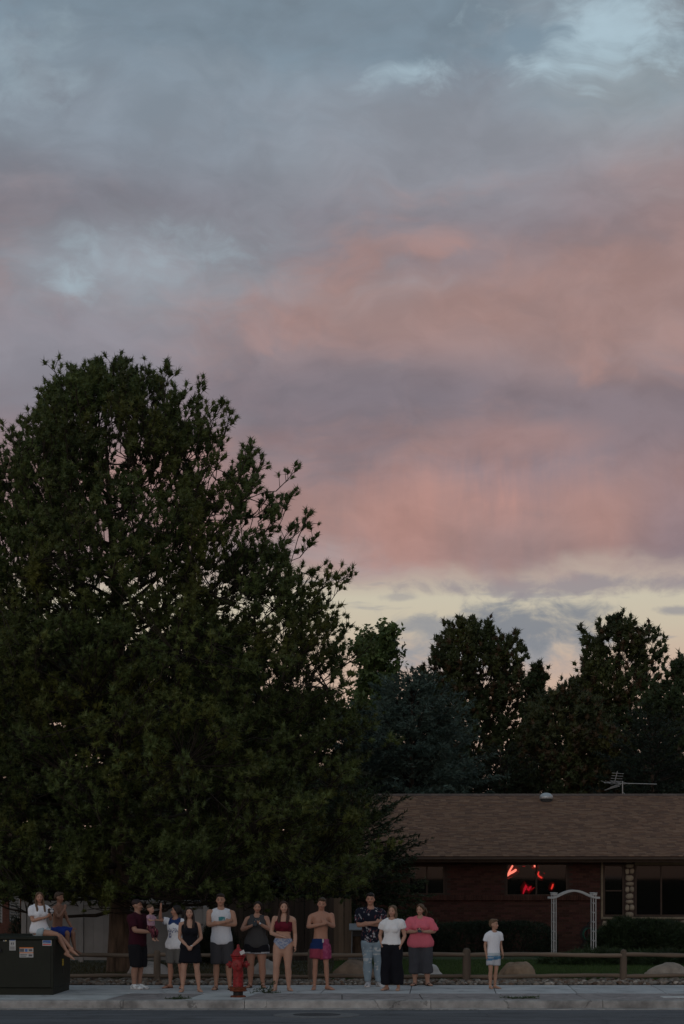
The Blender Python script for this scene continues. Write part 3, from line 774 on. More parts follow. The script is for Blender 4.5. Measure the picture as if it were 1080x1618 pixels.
# eave, gutter, roof
EY, EZ, RY, RZ = 65.3, hz(1353.5, 65.3), 71.6, hz(1256, 71.6)
RX0, RX1 = hx(556), 16.5
MB().span((RX0, EY, EZ - .17), (RX1, EY + .03, EZ - .005)).build('fascia', m_trim, hs)
MB().span((RX0, EY + .03, EZ - .16), (RX1, HD + .3, EZ - .13)).build('soffit', m_trim, hs)
MB().prism([(0, 0), (.0, .0)], 0, 0) if False else None
g = MB()
prof = [(-.11, .0), (-.12, -.06), (-.08, -.11), (-.005, -.11), (-.005, -.10), (-.07, -.10), (-.105, -.055), (-.10, .0)]
n = len(prof)
g.add([(x, EY + a, EZ + b - .01) for x in (RX0, RX1) for a, b in prof], [[i, (i + 1) % n, n + (i + 1) % n, n + i] for i in range(n)])
g.build('gutter', m_trim, hs)
sl = math.hypot(RY - EY, RZ - EZ); ang = math.atan2(RZ - EZ, RY - EY)
deck = MB()
deck.add([(RX0, EY, EZ), (RX1, EY, EZ), (RX1, RY, RZ), (RX0, RY, RZ), (RX0, 2 * RY - EY, EZ), (RX1, 2 * RY - EY, EZ)], [[0, 1, 2, 3], [3, 2, 5, 4]])
roof = deck.build('roof', mat('roof_felt', (.05, .04, .035), .95), hs)
V, F, C = [], [], []; k = 0
r = np.random.default_rng(31)
rows = 44; ex = sl / rows
rm_ = rotx(ang)
pal = [(.192, .108, .066), (.172, .094, .057), (.147, .081, .051), (.207, .121, .075), (.132, .073, .047)]
for i in range(rows):
    x = RX0 - r.uniform(0, .3)
    while x < RX1:
        w = r.uniform(.14, .30)
        a, b = max(x, RX0 - .02), min(x + w, RX1 + .02)
        if b > a + .02:
            t = .010 + (r.random() < .45) * .009
            v = bv * (b - a - .006, ex + .05, t) + ((a + b) / 2, 0, 0)
            tilt = rotx(-.03)
            v = v @ tilt.T; v = v + (0, (i + .5) * ex + .02, .016)
            v = v @ rm_.T + (0, EY - .03, EZ)
            V.append(v); F.append(bf + 8 * k); k += 1
            C.append(np.tile(np.array(pal[r.integers(len(pal))]) * r.uniform(.9, 1.1), (8, 1)))
        x += w
o = link('shingles', np_mesh('shingles', np.concatenate(V), np.concatenate(F), False, np.concatenate(C)), m_roof, roof); tag(o, kind='stuff')
x = RX0
cap = MB().box((0, 0, 0), (.30, .28, .02), bev=.005).mesh('ridge_tile')
m_ridge = mat('ridge_shingle', (.10, .068, .053), .92, .2, 22, .4, 80, objvar=.2)
while x < RX1:
    link('ridge_cap', cap, m_ridge, roof, (x, RY - .10, RZ + .0), (ang * .9, RAD(1.5), 0)); x += .24
# dome vent
rv = empty('roof_vent', (hx(862, 71), 70.9, hz(1268, 70.9)), 0); rv.parent = hs
mg = mat('vent_galvanised', (.42, .44, .45), .4, .15, 8, metal=.5)
MB().box((0, 0, 0), (.95, .8, .02), rot=rotx(ang)).build('flashing', mat('vent_flashing', (.06, .05, .05), .8), rv)
MB().lathe([(.20, -.1), (.20, .14), (.22, .14), (.22, .17)], n=20).build('throat', mat('vent_dark', (.03, .03, .03), .7), rv, True)
MB().lathe([(.22, .13), (.235, .17), (.21, .25), (.14, .31), (.05, .335), (.0, .337)], n=20).build('hood', mg, rv, True)

def window(w, bars_x=(), bars_z=(), blinds=None, frame=m_trim, name='window'):
    x0, x1, z0, z1 = w
    wn_ = empty(name, ((x0 + x1) / 2, HD, z0)); wn_.parent = hs
    ww, hh = x1 - x0, z1 - z0
    t = .045
    fr = MB()
    fr.span((-ww / 2, -.02, 0), (-ww / 2 + t, .09, hh)); fr.span((ww / 2 - t, -.02, 0), (ww / 2, .09, hh))
    fr.span((-ww / 2 + t, -.02, 0), (ww / 2 - t, .09, t)); fr.span((-ww / 2 + t, -.02, hh - t), (ww / 2 - t, .09, hh))
    fr.build('frame', frame, wn_)
    cx = [-ww / 2 + t] + [b - (x0 + x1) / 2 for b in bars_x] + [ww / 2 - t]
    for b in cx[1:-1]: MB().span((b - .025, -.015, t + .001), (b + .025, .08, hh - t - .001)).build('mullion', frame, wn_)
    cz = [t] + [b - z0 for b in bars_z] + [hh - t]
    for b in cz[1:-1]:
        for a, c in zip(cx[:-1], cx[1:]): MB().span((a + .026, -.010, b - .02), (c - .026, .075, b + .02)).build('sash_bar', frame, wn_)
    for a, c in zip(cx[:-1], cx[1:]):
        for e, f_ in zip(cz[:-1], cz[1:]):
            MB().span((a, .030, e), (c, .036, f_)).build('pane', m_pane, wn_)
    if blinds is not None:
        a, c = cx[blinds], cx[blinds + 1]
        me_ = MB().box((0, 0, 0), (c - a - .06, .035, .003), rot=rotx(.6)).mesh('slat')
        for i in range(int((hh - 2 * t) / .036)): link('blind_slat', me_, m_blind, wn_, ((a + c) / 2, .13, t + .02 + i * .036))
    return wn_
w1 = window(wins[0], bars_x=(hx(674),), blinds=1)
w2 = window(wins[1], bars_x=(hx(847),))
w3 = window(wins[2], bars_z=(hz(1407),), blinds=0)
w4 = window(wins[3], bars_x=(hx(1044),), blinds=0)
# red reflections in the middle window panes, imitated by added glowing tubes
m_refl = emit('red_reflection_mid', (1.0, 0.045, 0.03), 2.2)
m_refl_hot = emit('red_reflection_bright', (1.0, 0.22, 0.15), 4.0)
m_refl_dim = emit('red_reflection_dim', (0.85, 0.01, 0.015), 0.55)
m_halo = emit('painted_red_haze', (0.9, 0.008, 0.012), 0.13)  # haze round the reflected streaks, painted as wide dim glowing tubes
m_halo2 = emit('painted_red_haze_faint', (0.9, 0.006, 0.010), 0.035)
def reflection_streak(name_label, strokes):
    e = empty('red_reflection', (hx(strokes[0][0][0][0]), HD + .10, hz(strokes[0][0][0][1])))
    tag(e, name_label, 'reflection', 'red reflections in the house window')
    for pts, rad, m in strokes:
        if m is not m_refl_dim: MB().tube([Vector((hx(p[0]), HD + .30, hz(p[1]))) - e.location for p in pts], [min(q * 66 / FPX * 5.5, .15) for q in rad], 10).build('painted_outer_halo', m_halo2, e, True)
        if m is not m_refl_dim: MB().tube([Vector((hx(p[0]), HD + .17, hz(p[1]))) - e.location for p in pts], [q * 66 / FPX * 3.2 for q in rad], 10).build('painted_halo', m_halo, e, True)
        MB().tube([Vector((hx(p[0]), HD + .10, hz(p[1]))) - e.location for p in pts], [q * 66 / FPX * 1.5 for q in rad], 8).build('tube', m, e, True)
reflection_streak('red V shaped reflection, built as glowing tubes, at the top left of the window', [([(809.5, 1368), (806, 1374), (803.5, 1379), (801.5, 1383.5)], [.9, .9, .9, .6], m_refl_hot), ([(801, 1384), (806, 1379.5), (811, 1377), (814.5, 1374.5)], [.7, 1.2, 1.5, 1.3], m_refl_hot),
          ([(815.5, 1375.5), (820, 1377)], [.5, .2], m_refl_dim), ([(801.5, 1388), (810, 1384.5)], [.4, .2], m_refl_dim)])
reflection_streak('red zigzag reflection, built as glowing tubes, low in the window', [([(826.5, 1411.5), (829, 1404), (831, 1398.5), (832.5, 1403), (835, 1406), (837.5, 1402), (839, 1400.5)], [.5, 1.3, 1.5, 1.2, 1.7, 1.3, .5], emit('red_reflection_soft', (1.0, .015, .045), 1.1)),
          ([(829, 1404), (834, 1402.5), (839.5, 1405), (844, 1402)], [.6, 1.5, 1.0, .5], m_refl_dim)])
reflection_streak('small red reflection spot, built as glowing tubes, at the top of the window middle bar', [([(844.5, 1368), (846.5, 1368.6)], [1.0, 1.2], m_refl_hot), ([(841, 1370.5), (844, 1370.5)], [.6, .6], m_refl_dim), ([(826, 1368.5), (829, 1368.5)], [.5, .5], m_refl_dim)])
reflection_streak('small red hook shaped reflection, built as glowing tubes, right of the window middle bar', [([(851, 1377.5), (849.8, 1381), (851.5, 1384), (855.5, 1386.5)], [.6, .8, .9, .9], m_refl), ([(859.5, 1379), (860.3, 1380)], [.5, .5], m_refl_dim)])
reflection_streak('short red upright reflection, built as a glowing tube, just above the white arch', [([(873.6, 1397.3), (872.7, 1400.5), (871.3, 1403.6)], [.8, .9, .8], m_refl)])
# timber and stone around the right windows
MB().span((hx(949), HD - .05, hz(1452)), (hx(952), HD + .02, WT - .02)).build('corner_trim', mat('pale_trim', (.20, .16, .11), .8, .2, 5), hs)
MB().span((hx(1002), HD - .045, hz(1366) + .003), (hx(1102), HD + .02, hz(1366) + .12)).build('lintel', MATS['pale_trim'], hs)
sp = empty('stone_pillar'); sp.parent = hs
m_st = mat('veneer_stone', (.26, .22, .165), .9, .25, 7, .5, 22, objvar=.2)
def stone(cx, cz, w, h, seed, par):
    r = np.random.default_rng(seed); n = 11
    ang_ = np.linspace(0, 2 * math.pi, n, endpoint=False)
    def rr(a):
        p = 3.2
        return 1 / (abs(math.cos(a)) ** p + abs(math.sin(a)) ** p) ** (1 / p)
    rad = np.array([rr(a) for a in ang_]) * r.uniform(.88, 1.06, n)
    ring = np.stack([np.cos(ang_) * rad * w / 2, np.zeros(n), np.sin(ang_) * rad * h / 2], 1)
    V_ = np.concatenate([ring + (0, .03, 0), ring * .97 + (0, -.02, 0), ring * .78 + (0, -.05 - r.uniform(0, .02), 0), [[0, -.06, 0]]])
    f_ = [[i, (i + 1) % n, n + (i + 1) % n, n + i] for i in range(n)] + [[n + i, n + (i + 1) % n, 2 * n + (i + 1) % n, 2 * n + i] for i in range(n)] + [[2 * n + i, 2 * n + (i + 1) % n, 3 * n] for i in range(n)]
    me_ = np_mesh('stone', V_, f_, True)
    return link('stone', me_, m_st, par, (cx, HD, cz))
MB().span((hx(986.5), HD - .03, hz(1450)), (hx(1001.5), HD + .01, WT - .02)).build('mortar_back', m_mortar, sp)
z = hz(1449); i = 0
while z < WT - .1:
    h = .19 + .05 * math.sin(i * 2.2)
    if i % 3 == 1:
        stone(hx(990.3), z + h / 2, .14, h * .95, i, sp); stone(hx(997.8), z + h / 2 + .01, .15, h * .9, i + 50, sp)
    else: stone(hx(994), z + h / 2, .28, h * .96, i, sp)
    z += h; i += 1
MB().span((hx(950), HD - .03, HG), (X1, HD - .001, hz(1452))).build('base_mortar', m_mortar, sp)
x = hx(950); i = 0
while x < hx(1105):
    w = .30 + .08 * math.sin(i * 1.9)
    for j, zz in enumerate((hz(1460), hz(1474), hz(1488), hz(1500))): stone(x + w / 2 + .05 * (j % 2), zz, w * .97, .27, 100 + i * 4 + j, sp)
    x += w; i += 1
MB().span((hx(950), HD - .09, hz(1452)), (hx(1105), HD + .01, hz(1448.2)), bev=.01).build('stone_sill', m_sill, hs)

# ---------------------------------------------------------------- television antenna on the roof
an = empty('tv_antenna', (hx(983, 72), 72.0, hz(1262, 72))); tag(an, 'thin metal television antenna above the roof ridge', 'antenna')
m_al = mat('aluminium', (.33, .33, .32), .5, .15, 8, metal=.3)
MB().tube([(0, 0, -.4), (0, 0, .60)], .018, 8).build('mast', m_al, an, True)
MB().tube([(-.62, .1, .56), (1.15, -.15, .50)], .014, 8).build('boom', m_al, an, True)
for k, (x, l) in enumerate(((-.55, .5), (-.40, .5), (-.25, .48), (-.1, .46), (.08, .42))):
    MB().tube([(x - l * .45, -.25, .56 + l * .10), (x + l * .45, .25, .56 - l * .10)], .008, 6).build('element', m_al, an, True)
for k in range(4): MB().tube([(-.42 + .02 * k, -.05, .62 + .09 * k), (-.02 + .02 * k, .05, .60 + .09 * k)], .008, 6).build('element', m_al, an, True)
MB().tube([(-.28, 0, .55), (-.18, 0, .95)], .010, 6).build('upright', m_al, an, True)
for k in range(3): MB().tube([(-.62 + .1 * k, 0, .30 + .05 * k), (-.1 + .04 * k, 0, .44 + .05 * k)], .008, 6).build('element', m_al, an, True)
MB().tube([(.02, 0, .22), (.30, -.2, -.02)], .009, 6).build('brace', m_al, an, True)

# ---------------------------------------------------------------- white garden arch
AD = 60.0
ax0, ax1 = (874.5 - 540) / FPX * AD, (937 - 540) / FPX * AD
ag = gz(AD)
aw = ax1 - ax0
m_arch = mat('white_wood', (.40, .41, .41), .6, .12, 6, .15, 30)
ar = empty('garden_arch', ((ax0 + ax1) / 2, AD, ag)); tag(ar, 'white wooden garden arch with curved top in front of the brick wall', 'arch')
ah = CAM_H - (1411 - HORIZON) / FPX * AD - ag
for sgn in (-1, 1):
    for yy in (-.28, .28):
        for xx in (-.034, .034):
            MB().span((sgn * aw / 2 + xx - .013, yy - .02, 0), (sgn * aw / 2 + xx + .013, yy + .02, ah), bev=.003).build('post', m_arch, ar)
        MB().span((sgn * aw / 2 - .08, yy - .06, ah), (sgn * aw / 2 + .08, yy + .06, ah + .022), bev=.006).build('cap', m_arch, ar)
        MB().span((sgn * aw / 2 - .065, yy - .05, ah - .06), (sgn * aw / 2 + .065, yy + .05, ah - .001), bev=.006).build('capital', m_arch, ar)
    for k in range(6):
        MB().span((sgn * aw / 2 - .012, -.249, .22 + k * .27), (sgn * aw / 2 + .012, .249, .26 + k * .27)).build('rung', m_arch, ar)
for yy in (-.28, .28):
    xs_ = np.linspace(-aw / 2 - .15, aw / 2 + .15, 25)
    zt = [ah - .13 + .20 * max(0, math.cos(x / (aw / 2) * math.pi / 2 * .95)) ** 1.3 for x in xs_]
    poly = [(x, z + .055) for x, z in zip(xs_, zt)] + [(x, z - .03) for x, z in list(zip(xs_, zt))[::-1]]
    mb = MB(); n = len(xs_)
    V_ = [(x, yy + s_ * .055 + .0, z + dz) for s_ in (-1, 1) for dz in (.032, -.022) for x, z in zip(xs_, zt)]
    f_ = []
    for i in range(n - 1):
        f_ += [[i, i + 1, 2 * n + i + 1, 2 * n + i], [n + i, 3 * n + i, 3 * n + i + 1, n + i + 1], [i, n + i, n + i + 1, i + 1], [2 * n + i, 2 * n + i + 1, 3 * n + i + 1, 3 * n + i]]
    f_ += [[0, 2 * n, 3 * n, n], [n - 1, 2 * n - 1, 4 * n - 1, 3 * n - 1]]
    mb.add(V_, f_).build('arched_beam', m_arch, ar)
# ---------------------------------------------------------------- hose reel by the wall
hr = empty('hose_reel', ((931 - 540) / FPX * 64.6, 64.6, gz(64.6))); tag(hr, 'green garden hose on a dark reel stand beside the arch', 'hose reel')
m_hose = mat('green_hose', (.012, .07, .045), .5, .15, 5)
for k in range(7): 
    mb = MB(); pts = [(.20 * math.cos(a), -.13 + .04 * k, .62 + .20 * math.sin(a)) for a in np.linspace(0, 2 * math.pi, 19)]
    mb.tube(pts, .02, 6).build('hose_coil', m_hose, hr, True)
for s_ in (-1, 1):
    mb = MB().tube([(.27 * math.cos(a), s_ * .17, .62 + .27 * math.sin(a)) for a in np.linspace(0, 2 * math.pi, 19)], .014, 6); mb.build('rim', m_blk, hr, True)
    MB().tube([(-.42, s_ * .18, 0), (-.1, s_ * .17, .50), (-.05, s_ * .16, .95), (.0, s_ * .1, 1.0)], .014, 6).build('stand', m_blk, hr, True)
    MB().tube([(.22, s_ * .18, 0), (.05, s_ * .17, .5)], .014, 6).build('stand', m_blk, hr, True)
MB().tube([(.1, .0, .45), (-.2, -.2, .12), (-.6, -1.0, .03), (-1.0, -2.3, .03), (-1.5, -3.5, .06), (-2.0, -3.2, .06)], .018, 6).build('hose_end', m_hose, hr, True)

# ---------------------------------------------------------------- neighbour's house at the left edge
ND = 60.0
def nx(px): return (px - 540) / FPX * ND
nh = empty('neighbour_house', (0, 0, 0)); tag(nh, 'reddish brown brick house with white shutters at the left edge', 'house')
nz0, nz1 = gz(ND) - .1, 3.2
sh = [(nx(-12), nx(3.5), hz(1458, ND), hz(1393, ND)), (nx(14.5), nx(31), hz(1456, ND), hz(1393, ND))]
mb = MB()
for a, b, c, d in cut_wall(nx(-60), nx(38), nz0, nz1, sh): mb.span((a, ND, c), (b, ND + .2, d))
mb.build('wall', mat('neighbour_brick', (.085, .036, .026), .9, .3, 9, .4, 40, stretch=(1, 1, 3)), nh)
MB().span((nx(-60), ND - .5, nz1), (nx(44), ND + 6, nz1 + .18)).build('eave', m_trim, nh)
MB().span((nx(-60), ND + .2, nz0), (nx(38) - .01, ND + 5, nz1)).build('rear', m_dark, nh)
m_shut = mat('white_shutter', (.33, .34, .34), .6, .1, 5)
for w in sh:
    e = empty('shutter', ((w[0] + w[1]) / 2, ND + .08, w[2])); e.parent = nh
    ww, hh = w[1] - w[0], w[3] - w[2]
    for a in (-ww / 2, ww / 2 - .03): MB().span((a, -.03, 0), (a + .03, .03, hh)).build('stile', m_shut, e)
    me_ = MB().box((0, 0, 0), (ww - .07, .09, .012), rot=rotx(-.75)).mesh('louvre')
    for i in range(int(hh / .085)): link('louvre', me_, m_shut, e, (0, 0, .05 + i * .085))

# ---------------------------------------------------------------- trees
def tubes_np(paths, rads, n):
    """many open tubes in one mesh: paths list of (k,3), rads list of (k,)"""
    V, F, off = [], [], 0
    ang = np.linspace(0, 2 * np.pi, n, endpoint=False); ca_, sa_ = np.cos(ang), np.sin(ang)
    for P, R in zip(paths, rads):
        k = len(P)
        T = np.gradient(P, axis=0); T /= np.linalg.norm(T, axis=1, keepdims=True) + 1e-9
        ref = np.where(np.abs(T[:, 2:3]) > .9, np.array([[1., 0, 0]]), np.array([[0, 0, 1.]]))
        A = np.cross(T, ref); A /= np.linalg.norm(A, axis=1, keepdims=True) + 1e-9
        B = np.cross(A, T)
        ring = P[:, None, :] + R[:, None, None] * (ca_[None, :, None] * A[:, None, :] + sa_[None, :, None] * B[:, None, :])
        V.append(ring.reshape(-1, 3))
        i = np.arange(k - 1)[:, None] * n + np.arange(n)[None, :]; j = np.arange(k - 1)[:, None] * n + (np.arange(n)[None, :] + 1) % n
        F.append(np.stack([i, j, j + n, i + n], -1).reshape(-1, 4) + off); off += k * n
    return np.concatenate(V), np.concatenate(F)
def tufts_np(pos, dirs, size, n_needle, width, r, spread=(12, 112), cols=None, droop=0.0, blunt=False):
    """needle tufts: thin triangles fanning out of each position along each direction"""
    m = len(pos)
    d = dirs / (np.linalg.norm(dirs, axis=1, keepdims=True) + 1e-9)
    ref = np.where(np.abs(d[:, 2:3]) > .9, np.array([[1., 0, 0]]), np.array([[0, 0, 1.]]))
    a = np.cross(d, ref); a /= np.linalg.norm(a, axis=1, keepdims=True); b = np.cross(a, d)
    th = np.radians(r.uniform(spread[0], spread[1], (m, n_needle))); ph = r.uniform(0, 2 * np.pi, (m, n_needle))
    back = r.uniform(-1.0, .2, (m, n_needle))
    nd = np.cos(th)[..., None] * d[:, None] + np.sin(th)[..., None] * (np.cos(ph)[..., None] * a[:, None] + np.sin(ph)[..., None] * b[:, None])
    nd[..., 2] -= droop
    L = np.asarray(size).reshape(-1, 1) * r.uniform(.75, 1.15, (m, n_needle))
    base = pos[:, None] + d[:, None] * (back * L)[..., None] * .7
    side = np.cross(nd, r.normal(0, 1, (m, n_needle, 3))); side /= np.linalg.norm(side, axis=2, keepdims=True) + 1e-9
    w = width * np.asarray(size).reshape(-1, 1, 1)
    p0 = base - side * w * .5; p1 = base + side * w * .5; p2 = base + nd * L[..., None]
    V = (np.stack([base, p2 - side * w * .5, p2 + side * w * .5], 2) if blunt else np.stack([p0, p1, p2], 2)).reshape(-1, 3)   # blunt: brush-like tufts
    F = np.arange(m * n_needle * 3).reshape(-1, 3)
    C = None
    if cols is not None:
        C = np.repeat(cols, n_needle * 3, 0) * np.repeat(r.uniform(.8, 1.2, (m * n_needle, 1)), 3, 0)
    return V, F, C
def cored(V, F, C, pos, dirs, size, cols, r):
    """adds the packed heart of every needle tuft: a small uneven spindle the needles stand out of"""
    m = len(pos); d = dirs / (np.linalg.norm(dirs, axis=1, keepdims=True) + 1e-9)
    a = np.cross(d, r.normal(0, 1, (m, 3))); a /= np.linalg.norm(a, axis=1, keepdims=True) + 1e-9; b = np.cross(d, a); s_ = size[:, None]
    k = lambda lo, hi: r.uniform(lo, hi, (m, 1))
    c = pos - d * s_ * .15
    O = np.stack([c + d * s_ * k(.45, .7), c + a * s_ * k(.28, .48), c + b * s_ * k(.28, .48), c - a * s_ * k(.28, .48), c - b * s_ * k(.28, .48), c - d * s_ * k(.5, .8)], 1)
    f = np.array([[0, 1, 2], [0, 2, 3], [0, 3, 4], [0, 4, 1], [5, 2, 1], [5, 3, 2], [5, 4, 3], [5, 1, 4]])
    F2 = (f[None] + (np.arange(m) * 6)[:, None, None]).reshape(-1, 3) + len(V)
    return np.concatenate([V, O.reshape(-1, 3)]), np.concatenate([F, F2]), np.concatenate([C, np.repeat(cols * .85, 6, 0)])
def curve(p, d, L, k, up, r, wig=.06):
    """k points from p, starting along d, bending by up towards +z"""
    out = [p]; d = d / np.linalg.norm(d)
    for i in range(k):
        d = d + np.array((0, 0, up / k)) + r.normal(0, wig, 3); d = d / np.linalg.norm(d)
        out.append(out[-1] + d * L / k)
    return np.array(out), d
def curves(P, D, L, k, up, r, wig=.06):
    """many bent twigs at once -> (n,k+1,3) points and end directions"""
    D = D / (np.linalg.norm(D, axis=1, keepdims=True) + 1e-9); out = [P]; n = len(P)
    L = np.broadcast_to(L, (n,)); up = np.broadcast_to(up, (n,))
    for i in range(k):
        D = D + r.normal(0, wig, (n, 3)); D[:, 2] += up / k; D = D / (np.linalg.norm(D, axis=1, keepdims=True) + 1e-9)
        out.append(out[-1] + D * (L / k)[:, None])
    return np.stack(out, 1), D
def along(P, u):
    """point at u (0..1) on each of the paths P (n,k,3)"""
    k = P.shape[1] - 1; i = np.clip((u * k).astype(int), 0, k - 1); f = (u * k - i)[:, None]; j = np.arange(len(P))
    return P[j, i] * (1 - f) + P[j, i + 1] * f
def tubes_batch(P, R_, n):
    """P (m,k,3), R_ (m,k) -> one mesh"""
    m, k, _ = P.shape
    T = np.gradient(P, axis=1); T /= np.linalg.norm(T, axis=2, keepdims=True) + 1e-9
    ref = np.where(np.abs(T[..., 2:3]) > .9, np.array([1., 0, 0]), np.array([0, 0, 1.]))
    A = np.cross(T, ref); A /= np.linalg.norm(A, axis=2, keepdims=True) + 1e-9; B = np.cross(A, T)
    ang = np.linspace(0, 2 * np.pi, n, endpoint=False)
    V = P[:, :, None] + R_[:, :, None, None] * (np.cos(ang)[None, None, :, None] * A[:, :, None] + np.sin(ang)[None, None, :, None] * B[:, :, None])
    i = np.arange(k - 1)[:, None] * n + np.arange(n)[None]; j = np.arange(k - 1)[:, None] * n + (np.arange(n)[None] + 1) % n
    F = np.stack([i, j, j + n, i + n], -1).reshape(-1, 4)
    F = (F[None] + (np.arange(m) * k * n)[:, None, None]).reshape(-1, 4)
    return V.reshape(-1, 3), F
m_bark = mat('pine_bark', (.085, .060, .042), .95, .55, 7, 1.0, 22, stretch=(1, 1, .22), rgb2=(.02, .015, .012))
m_twig = mat('pine_twig', (.026, .020, .015), .95, .3, 9)
m_needle = mat('pine_needle', (1, 1, 1), .55, .1, 5, attr=True, trans=.18, spec=.25)

def pine(base, H, prof, seed, n_limb, n_clu, label, name='pine_tree', trunk_r=.26, tuft=.135, needles=28, wid=.13, clen=(.40, .80), twigs=8,
         green=(.070, .098, .029), brown=.0, rag=.28, inner=.55, slim=.0, lean=.0, group=None):
    """trunk, limbs reaching into a lumpy crown shell, and tufted branchlets filling that shell"""
    r = np.random.default_rng(seed)
    e = empty(name, base); tag(e, label, 'tree', group)
    ph_, pr_ = np.array([q[0] for q in prof]) * H, np.array([q[1] for q in prof])
    tz = np.linspace(0, H * .93, 16)
    tp = np.stack([.10 * np.sin(tz * .55 + seed) * tz / H + lean * (tz / H) ** 2, .10 * np.cos(tz * .43 + seed) * tz / H, tz], 1)
    tr = trunk_r * (1 - tz / H) ** 1.15 + .012; tr[0] *= 1.2
    trunk_at = lambda h: np.array([np.interp(h, tz, tp[:, c]) for c in range(3)])
    def lump(h, az):
        q = np.stack([np.cos(az) * 2.2 + seed, np.sin(az) * 2.2 + seed * .7, h * .9], -1).reshape(-1, 3)
        return 1 + rag * 2 * ((vnoise(q, 1.0) - .5) * .8 + (vnoise(q + 9, 2.7) - .5) * .6)
    # limbs
    lp, lr = [], []
    az = r.uniform(0, 6.28); lo, hi = ph_[0], H * .97
    for i in range(n_limb):
        he = lo + (hi - lo) * ((i + r.uniform(0, .9)) / n_limb) ** .9
        az += 2.4 + r.normal(0, .3)
        R = np.interp(he, ph_, pr_) * lump(np.array([he]), np.array([az]))[0] * r.uniform(.70, .95)
        t = he / H; rise = np.interp(t, [0, .3, .6, .85, 1], [.02, .12, .30, .55, .9]) * R + .15 + 1.1 * max(0, t - .7) / .3
        hs0 = max(1.5, he - rise); p0 = trunk_at(min(hs0, H * .93)); p1 = trunk_at(min(he, H * .95)) + np.array((R * math.cos(az), R * math.sin(az), he - min(he, H * .95)))
        u = np.linspace(0, 1, 9)[:, None]
        P = p0 + (p1 - p0) * u; P[:, 2] = p0[2] + (p1[2] - p0[2]) * u[:, 0] ** 1.7 - (.25 if t < .35 else .0) * np.sin(u[:, 0] * np.pi)
        P[1:-1] += r.normal(0, .05, (7, 3)); lp.append(P); lr.append(np.linspace(.020 + .009 * R, .010, 9))
    LP = np.concatenate([p[2:] for p in lp])
    # branchlet clusters
    hh = []
    while len(hh) < n_clu:
        h = r.uniform(lo, H, 4000); hh += list(h[r.random(4000) < (np.interp(h, ph_, pr_) + .35) / (pr_.max() + .35)])
    hh = np.array(hh[:n_clu]); aa = r.uniform(0, 6.283, n_clu)
    aa = np.where((np.sin(aa) > .25) & (r.random(n_clu) < .5), -aa, aa)
    RR = np.interp(hh, ph_, pr_) * lump(hh, aa); rho = 1 - inner * r.random(n_clu) ** 1.4
    ns = int(n_clu * .035)                               # shoots that stand out of the outline
    sh_ = r.uniform(H * .45, H * .97, ns); sa_ = r.uniform(0, 6.283, ns)
    hh = np.concatenate([hh, sh_ + .25]); aa = np.concatenate([aa, sa_]); RR = np.concatenate([RR, np.interp(sh_, ph_, pr_) * lump(sh_, sa_)]); rho = np.concatenate([rho, r.uniform(1.02, 1.12, ns)])
    n = len(hh)
    hc = np.minimum(hh, H * .93); base_ = np.stack([np.interp(hc, tz, tp[:, c]) for c in range(3)], 1)
    ou = np.stack([np.cos(aa), np.sin(aa), np.zeros(n)], 1); side_k = 1 - slim * np.maximum(0, -ou[:, 0]) * np.clip((hh / H - .5) / .25, 0, 1)
    c = base_ + ou * (RR * rho * side_k)[:, None]; c[:, 2] = hh
    d = ou.copy(); d[:, 2] = np.interp(hh / H, [0, .4, .75, 1], [.10, .35, .9, 2.0]); d += r.normal(0, .30, (n, 3)); d /= np.linalg.norm(d, axis=1, keepdims=True)
    L = r.uniform(*clen, n); s0 = c - d * (L * .8)[:, None]
    P, de = curves(s0, d, L, 4, .45, r, .06)
    near = np.empty((n, 3))
    for i0 in range(0, n, 400):
        q = s0[i0:i0 + 400] - np.array((0, 0, .3)); near[i0:i0 + 400] = LP[np.argmin(((q[:, None] - LP[None]) ** 2).sum(2), 1)]
    u5 = np.linspace(0, 1, 5)[None, :, None]; J = near[:, None] + (s0 - near)[:, None] * u5; J[:, 1:-1] += r.normal(0, .04, (n, 3, 3))
    nt_ = twigs - 1
    ti = np.repeat(np.arange(n), nt_); uu = (np.tile(np.arange(nt_), n) + r.random(n * nt_)) / nt_ * .85 + .15
    p = along(P[ti], uu); dd = d[ti] * .7 + np.cross(d[ti], r.normal(0, 1, (len(ti), 3))) * .8; dd[:, 2] += .3
    Tw, dt = curves(p, dd, r.uniform(.14, .36, len(ti)) * L[ti] / .65, 2, .5, r, .05)
    th_ = np.linspace(H * .86, H * .985, 9); top = np.stack([np.interp(th_, tz, tp[:, 0]) + r.normal(0, .06, 9), np.interp(th_, tz, tp[:, 1]) + r.normal(0, .06, 9), th_], 1)
    pos = np.concatenate([Tw[:, -1], P[:, -1], top]); dr_ = np.concatenate([dt, de, r.normal(0, .3, (9, 3)) + (0, 0, 1)]) + np.array((0, 0, .3)); sz_ = tuft * r.uniform(.75, 1.2, len(pos))
    clump = vnoise(pos + seed, 1.1)
    cols = np.array(green)[None] * (0.55 + .85 * clump[:, None]) * r.uniform(.75, 1.25, (len(pos), 1))
    yel = vnoise(pos + 7 + seed, .8)[:, None]
    cols = cols * (1 + np.clip(yel - .45, 0, 1) * np.array((.9, .25, -.4)))
    if brown:
        bm_ = (r.random((len(pos), 1)) < brown * (1.25 - pos[:, 2:3] / H)) & (vnoise(pos + 3, .9)[:, None] > .35)
        cols = np.where(bm_, np.array((.080, .050, .024)) * r.uniform(.6, 1.2, (len(pos), 1)), cols)
    V, F, C = tufts_np(pos, dr_, sz_, needles, wid, r, cols=cols, spread=(10, 100)); V, F, C = cored(V, F, C, pos, dr_, sz_, cols, r)
    v, f = tubes_np([tp], [tr], 14)
    rad_ = 1 + .14 * (vnoise(v * (1, 1, .25), 9) - .5)
